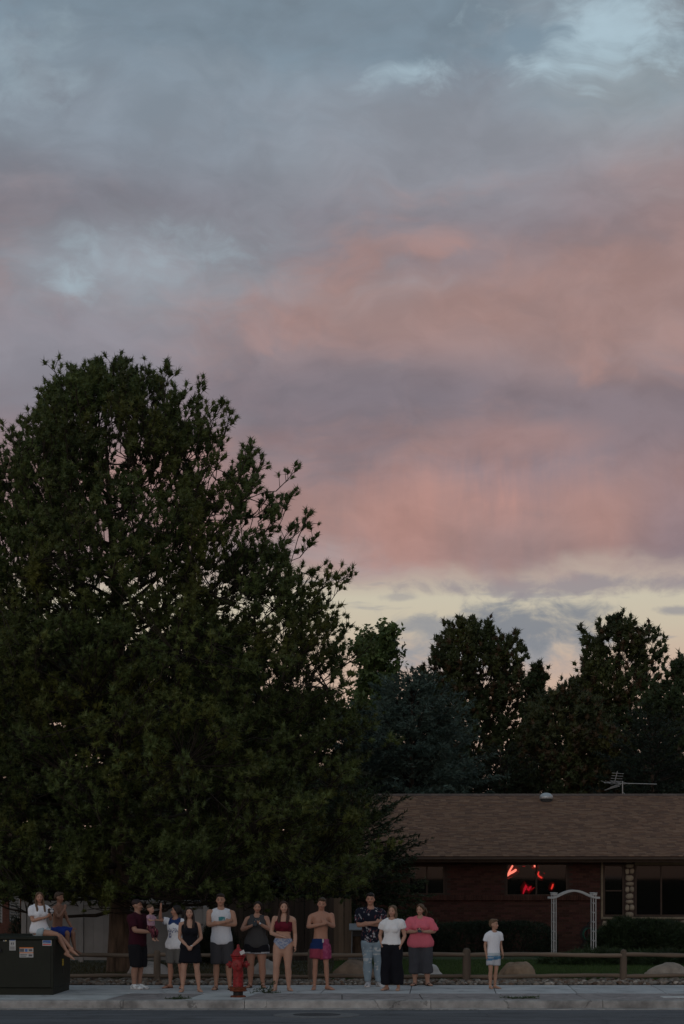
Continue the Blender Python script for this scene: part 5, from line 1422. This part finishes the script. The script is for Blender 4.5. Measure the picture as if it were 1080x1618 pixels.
    def garment(s, name, mb, col, wr=.0045, cut=None, drape=(26, 26, 9), vox=.0148, it=2, m=None):
        V, F = voxelise(mb, vox / s.H, it); wr = wr * 1.5
        V = V + normals(V, F) * (wr * .7 + wr * 2 * (vnoise(V * drape, 1.0) - .5) + wr * (vnoise(V * np.array(drape) * 2.3 + 5, 1.0) - .5))[:, None]
        if cut is not None: V, F, _ = keepfaces(V, F, ~cut(V))
        c = col(V) if callable(col) else np.tile(np.array(col, float), (len(V), 1))
        return s.put(name, V, F, c, m or m_cloth)
    def hair(s, style, col, seed=1, **k):
        s.haircol = col; mb = MB(); M = s.headM(); hs_ = s.hs
        E = lambda c, r: mb.ell(s.hp(c), np.array(r) * hs_, M)
        if style == 'short':
            E((0, .014, .962), (.0475, .0540, .0455)); E((0, .028, .938), (.0465, .042, .046)); E((0, -.016, .986), (.038, .036, .019)); E((.010, -.034, .980), (.026, .016, .014))
        elif style == 'cap':
            E((0, .012, .962), (.0475, .0555, .045))
        else:
            E((0, .014, .958), (.0485, .0545, .0490)); E((0, .028, .935), (.0470, .044, .050))
            for q in (-1, 1): mb.tube([s.hp((q * .020, -.030, .990)), s.hp((q * .041, -.014, .965)), s.hp((q * .0465, .004, .930)), s.hp((q * .045, .012, .905))], np.array([.010, .012, .011, .010]) * hs_, 10)
        if style == 'long':
            z1 = k.get('z1', .74)
            b0 = s.hp((0, .045, .92)); mb.tube([b0, s.hp((0, .052, .88)), np.array((s.lean[0], .050 + s.lean[1], .82)), np.array((s.lean[0], .056 + s.lean[1], z1 + .02))], [(.042, .022), (.046, .022), (.052, .020), (.040, .012)], 14, up=(0, 1, 0))
            for q in k.get('front', (-1, 1)):
                x = q * .040
                mb.tube([s.hp((q * .045, .006, .93)), s.hp((q * .047, -.004, .895)), np.array((q * .050 + s.lean[0], -.034 + s.lean[1], .830)), np.array((q * .048 + s.lean[0], -.062 + s.lean[1], .785)), np.array((q * .044 + s.lean[0], -.070 + s.lean[1], k.get('z2', z1)))], [.013, .016, .018, .017, .008], 10)
        if style == 'bob':
            for q in (-1, 1): mb.tube([s.hp((q * .045, .006, .93)), s.hp((q * .048, .002, .895)), s.hp((q * .050, -.004, .862)), s.hp((q * .046, -.008, .842))], [.014, .017, .018, .010], 10)
            mb.tube([s.hp((0, .045, .92)), s.hp((0, .050, .885)), s.hp((0, .046, .850))], [(.044, .020), (.048, .020), (.044, .014)], 14, up=(0, 1, 0))
        if style == 'pony':
            x = k.get('x', .02); mb.tube([s.hp((0, .062, .945)), s.hp((x, .085, .93)), s.hp((x * 1.3, .088, .89)), s.hp((x * 1.2, .080, k.get('z1', .83)))], [.014, .020, .020, .008], 10)
        if style == 'bun': E((0, .066, .968), (.024, .022, .024))
        V, F = voxelise(mb, .0118 / s.H, 2)
        hv = (V - s.hp((0, 0, .865))) @ M + (0, 0, .865)
        V = V + normals(V, F) * (.0055 * (vnoise(hv * (150, 150, 16) + seed, 1.0) - .5) + .004 * (vnoise(hv * (60, 60, 10) + seed, 1.0) - .5))[:, None]
        c = np.tile(np.array(col, float), (len(V), 1)) * (.75 + .5 * vnoise(hv * (170, 170, 10), 1.0)[:, None])
        s.put('hair', V, F, c, m_hair)
    # ---- common clothes
    def tee(s, name, col, hem=.50, sleeve=.30, inf=(.018, .010), top=.838, slv=(.012, .018), scoop=.022, ext=None, wr=.003, lo_ext=None):
        mb = MB(); s.torso(mb, hem, top, inf, ext=ext, cap='flat')
        if s.kind == 'f':
            for q in (-1, 1):
                w, d, yo, xo = s.ring(.725); mb.ell((q * w * .45 + xo, yo - d * .62 - .006, .720), (w * .52, d * .62, .040))
        for q, n in ((-1, 'R'), (1, 'L')):
            o = np.array((s.lean[0] * .95, s.lean[1] * .95, 0))
            if sleeve: 
                s.arm_(mb, n, 0, sleeve, slv, 'flat'); mb.ell(s.armpath(n)[0], [s.arm[0] + slv[0] * .4] * 3)
                mb.tube([np.array((q * .025, .006, .832)) + o, np.array((q * s.sx * .62, .006, .822)) + o, np.array((q * s.sx * .95, .005, .806)) + o], [.025, .028, .031], 12)
            else:
                mb.tube([np.array((q * .030, .006, .828)) + o, np.array((q * s.sx * .66, .006, .818)) + o], [.026, .027], 12)
        nc = np.array((s.lean[0], s.lean[1] - .03, .850))
        cut = (lambda V: (((V - nc) / (.034, .050, scoop)) ** 2).sum(1) < 1) if scoop else None
        return s.garment(name, mb, col, wr, cut)
    def bottoms(s, name, col, f1=.42, top=.585, inf=.012, flare=(.012, .022), crotch=.0, wr=.003, cut=None, thick=None, waist=.006):
        mb = MB(); s.torso(mb, .448 - crotch, top, (inf, waist), cap='flat'); mb.ell((0, 0, .455), (.062, .066, .032))
        for n in ('R', 'L'): s.leg_(mb, n, 0.02, f1, flare, 'flat')
        return s.garment(name, mb, col, wr, cut)
    def shoes(s, col, name='shoe', sole=(.6, .6, .6)):
        for n in ('R', 'L'):
            mb = MB(); s.foot_(mb, n, False, .009)
            V, F = voxelise(mb, .008 / s.H, 2); g, f, u, l = s.foot_pts(n)
            hh = (V - g) @ u
            V = V - u * np.minimum(hh - .001, 0)[:, None]; hh = (V - g) @ u
            V, F, ix = keepfaces(V, F, (V - g) @ u < .062); hh = (V - g) @ u
            c = np.where((hh < .012)[:, None], np.array(sole), np.array(col) * (.7 + .6 * (vnoise(V, 60) > .38))[:, None]); s.put(name, V, F, c, m_cloth)
    def sandals(s, col):
        for n in ('R', 'L'):
            g, f, u, l = s.foot_pts(n); mb = MB()
            mb.tube([g - f * .034 + u * .0035, g + f * .03 + u * .0035, g + f * .08 + u * .0035, g + f * .122 + u * .0035], [(.019, .0035), (.020, .0035), (.029, .0035), (.018, .0035)], 14, up=u)
            sole = s.put('sandal', mb.V(), mb.f, np.tile(col, (len(mb.V()), 1)), m_cloth)
            mb = MB()
            for q in (-1, 1): mb.tube([g + f * .095 + u * .022, g + f * .070 + l * q * .016 + u * .034, g + f * .045 + l * q * .027 + u * .010], [(.003, .003), (.005, .003), (.005, .003)], 8)
            s.put('strap', mb.V(), mb.f, np.tile(col, (len(mb.V()), 1)), m_cloth, sole)
    def place(s, p):
        """unit body point -> world"""
        a = s.root.rotation_euler.z; q = rotz(a) @ (np.array(p) * s.H); return Vector(q) + s.root.location

TAN, FAIR, OLIVE = (.36, .19, .130), (.42, .245, .175), (.36, .20, .135)
DKBR, BR, LTBR, BLOND = (.020, .013, .010), (.055, .032, .018), (.10, .060, .032), (.20, .135, .075)
def cross_arms(f, z=.675, out=.028):
    f.J['ER'] = np.array((-f.sx - out, -.035, z - .015)); f.J['EL'] = np.array((f.sx + out, -.035, z - .010))
    f.J['WR'] = np.array((.035, -.118, z + .018)); f.J['WL'] = np.array((-.045, -.100, z - .002))
    f.hand['R'] = dict(d=(1, .25, .35), n=(0, 1, -.2), curl=.35); f.hand['L'] = dict(d=(-1, .55, -.1), n=(0, 1, .2), curl=.4)
def stance(f, ar, al, fr=.25, fl=.25, yr=0., yl=0.):
    for n, x, q, y, ff in (('R', ar, -1, yr, fr), ('L', al, 1, yl, fl)):
        f.J['A' + n] = np.array((x, .012 + y, .046)); H_ = f.J['H' + n]
        f.J['K' + n] = np.array((H_[0] * .45 + x * .55, -.014 + y * .5, .283)); f.J['F' + n] = np.array((q * ff, -1., 0))

# man in the sleeveless white shirt
f = Fig('man in sleeveless white shirt and dark grey shorts with folded arms behind the hydrant', 350, 1563.5, 1.83, 'm', 4, 1.0, skin=OLIVE)
cross_arms(f, .69, .022); stance(f, -.058, .085); f.hyaw = -6; f.tip(-.006, .004, -.008); f.hrol = -3
f.hair('short', DKBR, 2); f.body()
f.tee('shirt', lambda V: np.where(((np.abs(V[:, 0] - .0) < .034) & (np.abs(V[:, 2] - .742) < .020) & (V[:, 1] < -.02))[:, None], np.where((vnoise(V, 55) > .42)[:, None], (.05, .20, .22), (.30, .40, .42)), (.58, .60, .64)), hem=.475, sleeve=0, inf=(.022, .006), scoop=.020)
f.bottoms('shorts', (.050, .050, .055), f1=.50, top=.55, flare=(.012, .026)); f.sandals((.035, .020, .015))

# woman in the dark grey tank top
f = Fig('woman in grey tank top and black shorts with white trim holding a phone', 405, 1560, 1.67, 'f', -3, 1.20, .012, 1.12, TAN)
f.J['ER'] = np.array((-.165, -.045, .672)); f.J['EL'] = np.array((.165, -.045, .672)); f.J['WR'] = np.array((-.038, -.145, .725)); f.J['WL'] = np.array((.052, -.140, .745))
f.hand['R'] = dict(d=(.75, -.2, .6), n=(.1, -.4, 1), curl=.75); f.hand['L'] = dict(d=(-.75, -.1, .55), n=(0, .6, .6), curl=.6)
stance(f, -.072, .072); f.hpit = 4; f.tip(.005, -.004, .006); f.hrol = 4; f.hyaw = 5
f.hair('pony', DKBR, 3, z1=.86); f.body()
f.tee('tank_top', (.055, .054, .055), hem=.465, sleeve=0, inf=(.022, .006), scoop=.040)
f.bottoms('shorts', lambda V: np.where(((V[:, 2] < .405 + .10 * np.abs(V[:, 0])) | ((np.abs(V[:, 0]) > .128) & (np.abs(V[:, 1]) < .014)))[:, None], (.45, .45, .47), (.010, .010, .013)), f1=.235, top=.56, inf=.020, flare=(.020, .034))
f.sandals((.012, .011, .012))
mb = MB().tube([f.J['WL'] - np.array((.004, .0, .004)), f.J['WL'] + np.array((.002, 0, .006))], [.0185, .0185], 12, 'flat'); wt = f.put('watch_strap', mb.V(), mb.f, np.tile((.02, .02, .02), (len(mb.V()), 1)), m_cloth)
mb = MB().tube([f.J['WL'] + np.array((.004, -.017, .004)), f.J['WL'] + np.array((.004, -.023, .006))], [.011, .011], 12, 'flat'); f.put('watch_face', mb.V(), mb.f, np.tile((.65, .65, .65), (len(mb.V()), 1)), m_cloth, wt)
def phone(p, rot, label, size=(.075, .010, .15), m=None):
    e = MB().box((0, 0, 0), size, bev=.004).build('phone', m or m_phone, None, False, p, rot); tag(e, label, 'phone', 'phones in hand'); return e
ph = phone(f.place((-.004, -.172, .763)), (RAD(-25), 0, 0), 'black phone held up by the woman in the grey tank top')
MB().lathe([(.012, 0), (.012, .003), (.008, .004)], n=12).build('lens', mat('lens_grey', (.10, .10, .11), .3), ph, False, (.02, -.006, .05), (RAD(90), 0, 0))

# girl in the maroon top
f = Fig('girl with long auburn hair in maroon crop top and pale blue bikini bottoms', 447, 1565.5, 1.69, 'f', -10, 1.08, .004, 1.08, FAIR)
f.J['ER'] = np.array((-.135, -.005, .645)); f.J['WR'] = np.array((-.005, -.105, .615)); f.hand['R'] = dict(d=(1, -.35, -.15), n=(0, .5, -1), curl=.45)
f.J['EL'] = np.array((.128, .035, .640)); f.J['WL'] = np.array((.140, -.01, .500)); f.hand['L'] = dict(d=(.1, -.2, -1), n=(-1, 0, 0), curl=.6)
stance(f, -.085, .055, .1, .5, -.03, .03); f.hyaw = 18; f.tip(-.010, .008, .012); f.hrol = -4
f.hair('long', (.045, .018, .010), 5, z1=.73, z2=.74); f.body()
mb = MB(); f.torso(mb, .665, .775, (.009, .008), cap='flat')
for q in (-1, 1):
    w, d, yo, xo = f.ring(.725); mb.ell((q * w * .45, yo - d * .62 - .004, .722), (w * .54, d * .68, .044))
    mb.tube([(q * .052, -.050, .765), (q * .050, -.030, .805), (q * .048, .0, .829), (q * .050, .035, .80)], [(.010, .008)] * 4, 8)
f.garment('crop_top', mb, (.115, .010, .022), .0015, None, vox=.011)
def bikini(V):
    lim = .468 + 1.0 * np.maximum(np.abs(V[:, 0]) - .022, 0); return (V[:, 2] < lim)
mb = MB(); f.torso(mb, .458, .592, (.006, .004), cap='flat')
for n in ('R', 'L'): f.leg_(mb, n, 0, .18, (.006, .006), 'flat')
f.garment('bikini_bottoms', mb, lambda V: np.where((vnoise(V, 85) > .56)[:, None], (.17, .21, .33), (.33, .36, .43)), .001, bikini, vox=.011)

# boy in the swim shorts
f = Fig('shirtless boy with necklace in blue and pink swim shorts', 506, 1563.5, 1.75, 'm', 3, .90, 0, .92, TAN)
f.J['ER'] = np.array((-.135, -.03, .685)); f.J['EL'] = np.array((.140, -.03, .690)); f.J['WR'] = np.array((.012, -.112, .715)); f.J['WL'] = np.array((.060, -.100, .735))
f.hand['R'] = dict(d=(1, 0, .35), n=(0, 1, 0), curl=.9); f.hand['L'] = dict(d=(-.8, -.1, .5), n=(0, 1, 0), curl=.7)
stance(f, -.065, .075, .15, .6); f.hyaw = -6; f.hpit = 3; f.tip(.010, -.006, .008); f.hrol = 5
f.hair('short', (.060, .038, .022), 6); f.body()
def trunks(V):
    left = V[:, 0] < .022; up = V[:, 2] > .445
    c = np.where((left & up)[:, None], (.012, .030, .105), np.where(left[:, None], (.26, .045, .075), np.where((vnoise(V, 45) > .5)[:, None], (.30, .07, .14), (.24, .04, .10))))
    t = (np.abs(V[:, 0] - .024) < .006) & (V[:, 2] > .515) & (V[:, 1] < -.03)
    return np.where(t[:, None], (.5, .5, .5), c)
f.bottoms('swim_shorts', trunks, f1=.36, top=.555, inf=.010, flare=(.016, .032), waist=.012)
mb = MB(); mb.tube([(.046 * math.sin(a), .004 - .046 * math.cos(a) * (1 if math.cos(a) < 0 else 1.05), .828 - .030 * max(0, math.cos(a)) ** 2) for a in np.linspace(-math.pi, math.pi, 25)], .0022, 6); f.put('necklace', mb.V(), mb.f, np.tile((.55, .52, .45), (len(mb.V()), 1)), m_cloth)

# man in the dark printed shirt
f = Fig('tall man in dark printed short sleeve shirt and ripped light jeans with folded arms', 587, 1558.5, 1.83, 'm', 5, 1.0, 0, 1.05, TAN)
cross_arms(f, .672, .030); stance(f, -.040, .080, .2, .35, -.02, .02); f.hyaw = -10; f.tip(-.008, .006, -.012); f.hrol = -2
f.hair('short', (.012, .009, .008), 7); f.body()
def printed(V):
    st = vnoise(V * (70, 70, 26) + V[:, [2, 0, 1]] * 40, 1.0); st2 = vnoise(V * (64, 64, 30) - V[:, [2, 0, 1]] * 46 + 9, 1.0)
    c = np.tile((.010, .012, .022), (len(V), 1)); c = np.where((st > .76)[:, None], (.34, .34, .36), c); return np.where((st2 > .78)[:, None], (.16, .06, .07), c)
f.tee('printed_shirt', printed, hem=.475, sleeve=.36, inf=(.020, .008), slv=(.010, .016), scoop=.024)
def jeans(V):
    k = vnoise(V * (34, 34, 60), 1.0); base = np.array((.22, .29, .34)) * (.8 + .4 * vnoise(V, 14)[:, None])
    rip = (k > .74) & (V[:, 1] < .0) & (V[:, 2] < .42) & (V[:, 2] > .15); return np.where(rip[:, None], (.44, .47, .48), base)
f.bottoms('jeans', jeans, f1=.97, top=.545, inf=.010, flare=(.008, .010), wr=.004); f.shoes((.33, .33, .34))

# woman in the white T-shirt
f = Fig('woman in white T-shirt and wide black trousers with hands in pockets', 618.5, 1564.5, 1.61, 'f', -14, 1.06, .004, 1.02, FAIR)
for q, n in ((-1, 'R'), (1, 'L')):
    f.J['E' + n] = np.array((q * .150, .035, .640)); f.J['W' + n] = np.array((q * .112, -.02, .535)); f.hand[n] = dict(d=(-q * .1, -.35, -1), n=(-q, 0, 0), curl=.2)
stance(f, -.060, .085, .35, .1, .0, -.03); f.hyaw = -8; f.hpit = 2; f.tip(.008, -.005, .006); f.hrol = 3
f.hair('bob', (.13, .085, .050), 8); f.body()
f.tee('t_shirt', (.74, .75, .76), hem=.545, sleeve=.27, inf=(.016, .010), slv=(.012, .018), scoop=.018, wr=.004)
f.bottoms('wide_trousers', (.0085, .009, .013), f1=.93, top=.605, inf=.012, flare=(.012, .044), wr=.005)

# woman in the pink top
f = Fig('woman in loose pink top and grey capri trousers looking at a phone', 664, 1557, 1.61, 'f', -6, 1.30, .012, 1.15, FAIR)
for q, n in ((-1, 'R'), (1, 'L')):
    f.J['E' + n] = np.array((q * .172, -.01, .665)); f.J['W' + n] = np.array((q * .045, -.150, .665)); f.hand[n] = dict(d=(-q * .75, -.45, .35), n=(-q * .3, .2, 1), curl=.7)
stance(f, -.070, .085, .3, .55); f.hyaw = -18; f.hpit = 9; f.tip(-.005, .004, -.005); f.hrol = 4
f.hair('pony', LTBR, 9, x=.035); f.body()
f.tee('pink_top', (.64, .145, .190), hem=.475, sleeve=.42, inf=(.034, .012), slv=(.016, .030), scoop=.034, wr=.005)
f.bottoms('capri_trousers', (.065, .068, .078), f1=.76, top=.55, inf=.012, flare=(.012, .030), wr=.005); f.sandals((.014, .012, .012))
phone(f.place((0, -.185, .685)), (RAD(-55), 0, RAD(5)), 'dark phone held low in both hands by the woman in pink')

# small boy
f = Fig('small boy in white T-shirt and blue striped shorts looking to the right', 779, 1562, 1.31, 'c', 18, 1.0, 0, 1.0, (.38, .22, .15), headscale=1.16)
f.J['ER'] = np.array((-.125, .02, .635)); f.J['WR'] = np.array((-.118, -.02, .495)); f.J['EL'] = np.array((.128, .03, .64)); f.J['WL'] = np.array((.150, .0, .51))
stance(f, -.045, .040, .1, .5, .0, .03); f.hyaw = 44; f.tip(.006, -.004, .01)
f.hair('short', (.13, .082, .045), 10); f.body()
f.tee('t_shirt', lambda V: np.where((V[:, 2] < .53)[:, None], (.42, .50, .54), (.70, .72, .76)), hem=.485, sleeve=.33, inf=(.020, .010), slv=(.012, .020), scoop=.022)
f.bottoms('shorts', lambda V: np.where((np.abs(V[:, 2] - .445 - .12 * V[:, 0]) < .016)[:, None], (.06, .17, .30), np.where((np.abs(V[:, 2] - .475) < .007)[:, None], (.10, .22, .34), (.42, .44, .47))), f1=.34, top=.55, inf=.010, flare=(.014, .026))

# woman in black
f = Fig('woman with long dark hair in black sleeveless dress, hands clasped', 300.5, 1567, 1.575, 'f', 0, 1.05, .003, 1.0, FAIR)
for q, n in ((-1, 'R'), (1, 'L')):
    f.J['E' + n] = np.array((q * .128, .012, .640)); f.J['W' + n] = np.array((q * .030, -.100, .548)); f.hand[n] = dict(d=(-q * .55, -.25, -.8), n=(-q * .3, 1, 0), curl=.6)
stance(f, -.092, .100, .15, .35, -.02, .01); f.hpit = -10; f.tip(-.004, .006, -.008); f.hrol = -3; f.hyaw = 5
f.hair('long', (.022, .012, .009), 11, z1=.75, z2=.72); f.body()
mb = MB(); f.torso(mb, .53, .80, (.014, .010), cap='flat')
for q in (-1, 1):
    w, d, yo, xo = f.ring(.725); mb.ell((q * w * .45, yo - d * .62 - .005, .722), (w * .56, d * .70, .046))
    mb.tube([(q * .060, -.045, .775), (q * .060, -.02, .818), (q * .060, .010, .826), (q * .060, .04, .79)], [(.016, .010)] * 4, 8)
mb.tube([(0, 0, .350), (0, 0, .42), (0, 0, .49), (0, 0, .56), (0, 0, .60)], [(.140, .094), (.126, .086), (.114, .078), (.098, .066), (.090, .060)], 28, 'flat', up=(0, 1, 0))
f.garment('black_dress', mb, (.0085, .009, .013), .004, lambda V: (((V - np.array((0, -.055, .80))) / (.036, .040, .045)) ** 2).sum(1) < 1)
mb = MB().tube([f.J['WL'] - np.array((.004, 0, -.006)), f.J['WL'] - np.array((.006, .002, .002))], [.0165, .0165], 10, 'flat'); f.put('bracelet', mb.V(), mb.f, np.tile((.6, .6, .6), (len(mb.V()), 1)), m_cloth)

# waving woman
f = Fig('woman in white and blue jersey waving with raised arm, head turned left', 277.5, 1561, 1.60, 'f', -18, 1.05, 0, 1.0, TAN)
f.J['ER'] = np.array((-.185, -.040, .822)); f.J['WR'] = np.array((-.165, -.075, .958)); f.hand['R'] = dict(d=(.15, -.1, 1), n=(-.6, -1, 0), curl=.12)
f.J['SR'] = f.J['SR'] + np.array((0, 0, .012))
stance(f, -.075, .080, .5, .2); f.hyaw = -62
f.hair('pony', (.014, .010, .009), 12, z1=.80, x=.0); f.body()
def jersey(V):
    c = np.tile((.68, .69, .72), (len(V), 1)); fr = V[:, 1] < 0
    yoke = (V[:, 2] > .792 - .5 * np.abs(V[:, 0])) & (np.abs(V[:, 0]) < .075) & (V[:, 2] > .765); c = np.where(yoke[:, None], (.018, .040, .13), c)
    bar = (V[:, 0] < -.140) & (V[:, 0] > -.156); c = np.where(bar[:, None], (.018, .040, .13), c)
    wav = np.abs(V[:, 2] - .690 - .012 * np.sin(V[:, 0] * 190) - .12 * V[:, 0]) < .0065; c = np.where((wav & fr & (np.abs(V[:, 0]) < .062))[:, None], (.03, .06, .20), c)
    wav = np.abs(V[:, 2] - .718 - .008 * np.sin(V[:, 0] * 240) - .12 * V[:, 0]) < .004; c = np.where((wav & fr & (np.abs(V[:, 0]) < .050))[:, None], (.10, .14, .28), c)
    x, z = V[:, 0] + .045, V[:, 2] - .640
    ring = (np.abs(np.maximum(np.abs(x) / .016, np.abs(z) / .024) - .85) < .25); c = np.where((ring & fr)[:, None], (.03, .06, .20), c); return c
f.tee('jersey', jersey, hem=.475, sleeve=.24, inf=(.022, .010), slv=(.014, .022), scoop=.022, wr=.004)
f.bottoms('shorts', (.115, .112, .105), f1=.44, top=.55, inf=.010, flare=(.012, .020)); f.sandals((.09, .025, .022))

# man in maroon with the baby
f = Fig('man in dark maroon T-shirt and black shorts seen from the side holding a baby', 217, 1562.5, 1.72, 'm', 62, 1.10, .008, 1.08, (.33, .185, .13))
f.J['ER'] = np.array((-.140, -.060, .655)); f.J['WR'] = np.array((-.030, -.185, .640)); f.J['EL'] = np.array((.145, -.055, .660)); f.J['WL'] = np.array((.065, -.175, .655))
f.hand['R'] = dict(d=(.5, -.8, .1), n=(.6, .3, .8), curl=.8); f.hand['L'] = dict(d=(-.6, -.7, .1), n=(-.5, .3, .8), curl=.8)
stance(f, -.052, .052, .1, .1); f.hyaw = 18
f.hair('cap', (.022, .010, .012), 13); f.body()
mb = MB().tube([f.hp((0, -.040, .972)), f.hp((0, -.072, .966)), f.hp((0, -.088, .960))], [(.040, .004), (.038, .004), (.026, .004)], 14, up=f.headM() @ np.array((0, 0, 1.))); f.put('cap_peak', mb.V(), mb.f, np.tile((.020, .012, .014), (len(mb.V()), 1)), m_cloth)
f.tee('t_shirt', (.040, .008, .016), hem=.475, sleeve=.36, inf=(.020, .010), slv=(.010, .016), scoop=.018)
f.bottoms('shorts', (.012, .012, .015), f1=.54, top=.55, flare=(.014, .030)); f.shoes((.50, .53, .54))
man = f
# baby on his arm
hp_ = man.place((.02, -.150, .655))
f = Fig('baby in pink top and patterned leggings carried on the arm of the man in maroon', 222, 1562, .74, 'c', 60, 1.25, .02, 1.25, FAIR, z0=0, headscale=1.75, d=hp_.y)
f.root.location = (hp_.x + .02, hp_.y - .06, hp_.z - .50 * .74 + .05)
for q, n in ((-1, 'R'), (1, 'L')):
    f.J['E' + n] = np.array((q * .15, -.07, .70)); f.J['W' + n] = np.array((q * .12, -.20, .70)); f.hand[n] = dict(d=(0, -1, .1), n=(0, 0, -1), curl=.5)
    f.J['K' + n] = np.array((q * .075, -.14, .40)); f.J['A' + n] = np.array((q * .065, -.13, .22)); f.J['F' + n] = np.array((0, -1, -.3)); f.J['U' + n] = np.array((0, -.3, 1.))
f.hyaw = 6
f.hair('cap', (.10, .065, .040), 14); f.body()
f.tee('pink_top', lambda V: np.where((vnoise(V, 60) > .62)[:, None], (.42, .30, .36), (.38, .22, .28)), hem=.56, sleeve=.40, inf=(.016, .010), slv=(.012, .016), scoop=.02)
f.bottoms('leggings', lambda V: np.where((vnoise(V, 70) > .55)[:, None], (.20, .05, .07), (.03, .012, .016)), f1=.93, top=.60, flare=(.010, .010))

# girl sitting on the cabinet
TOPZ = 1.075
f = Fig('girl with long light brown hair in white T-shirt sitting on the cabinet', 62, 1476, 1.46, 'f', 28, 1.0, 0, 1.0, (.38, .21, .145), d=38.45)
def sit(f, zt): f.root.location.z = zt - .455 * f.H - .0
sit(f, TOPZ)
for q, n in ((-1, 'R'), (1, 'L')):
    f.J['K' + n] = np.array((.215 + q * .030, -.115 + q * .03, .455 - .012 * q)); f.J['A' + n] = np.array((.340 + q * .035, -.18 + q * .02, .255 + .022 * q))
    f.J['H' + n] = np.array((q * .045, -.02, .500)); f.J['F' + n] = np.array((.85, -.45, -.45)); f.J['U' + n] = np.array((.45, -.25, .85))
f.J['ER'] = np.array((-.105, -.035, .640)); f.J['EL'] = np.array((.135, -.05, .655)); f.J['WR'] = np.array((.055, -.135, .690)); f.J['WL'] = np.array((.085, -.150, .745))
f.hand['R'] = dict(d=(.8, -.3, .5), n=(0, .5, .5), curl=.7); f.hand['L'] = dict(d=(-.1, -.4, .8), n=(-.6, .3, 0), curl=.7)
f.hyaw = -14; f.hpit = 3
f.hair('long', (.12, .072, .040), 15, z1=.62, z2=.66); f.body()
f.tee('t_shirt', (.70, .72, .76), hem=.485, sleeve=.30, inf=(.024, .010), slv=(.012, .020), scoop=.02, wr=.004)
f.bottoms('shorts', (.34, .42, .46), f1=.17, top=.55, inf=.012, flare=(.014, .020))
p = f.place((.085, -.185, .765)); e = empty('camera_device', p, RAD(30)); tag(e, 'small black and silver camera held up by the girl on the cabinet', 'camera')
MB().box((0, 0, 0), (.11, .05, .075), bev=.006).build('housing', m_phone, e); MB().lathe([(.03, 0), (.03, .05), (.024, .052)], n=16).build('lens', mat('silver', (.4, .4, .42), .3), e, True, (.0, -.02, 0), (RAD(90), 0, 0))
MB().box((.03, 0, .042), (.03, .03, .014), bev=.003).build('viewfinder', MATS['silver'], e)
# boy beside her, half hidden
f = Fig('shirtless boy in blue shorts sitting behind the girl on the cabinet, hand at his mouth', 90, 1476, 1.42, 'c', 62, 1.05, 0, 1.05, (.21, .108, .070), d=39.2, headscale=1.08)
sit(f, TOPZ); f.root.location.x += .0
for q, n in ((-1, 'R'), (1, 'L')):
    f.J['K' + n] = np.array((q * .065, -.215, .475)); f.J['A' + n] = np.array((q * .065, -.235, .265)); f.J['H' + n] = np.array((q * .045, -.03, .500)); f.J['F' + n] = np.array((0, -1, -.25)); f.J['U' + n] = np.array((0, -.25, 1.))
f.lean = (0, -.03)
f.J['ER'] = np.array((-.120, -.115, .675)); f.J['WR'] = np.array((-.045, -.165, .800)); f.hand['R'] = dict(d=(.4, .1, 1), n=(.3, 1, 0), curl=.9)
f.J['EL'] = np.array((.125, -.08, .640)); f.J['WL'] = np.array((.085, -.185, .535)); f.hand['L'] = dict(d=(-.1, -1, -.1), n=(0, 0, -1), curl=.3)
f.hyaw = 8; f.hpit = 6
f.hair('short', (.045, .026, .016), 16); f.body()
f.bottoms('shorts', (.014, .035, .20), f1=.42, top=.55, inf=.012, flare=(.016, .028))

bpy.data.scenes.remove(WORK)
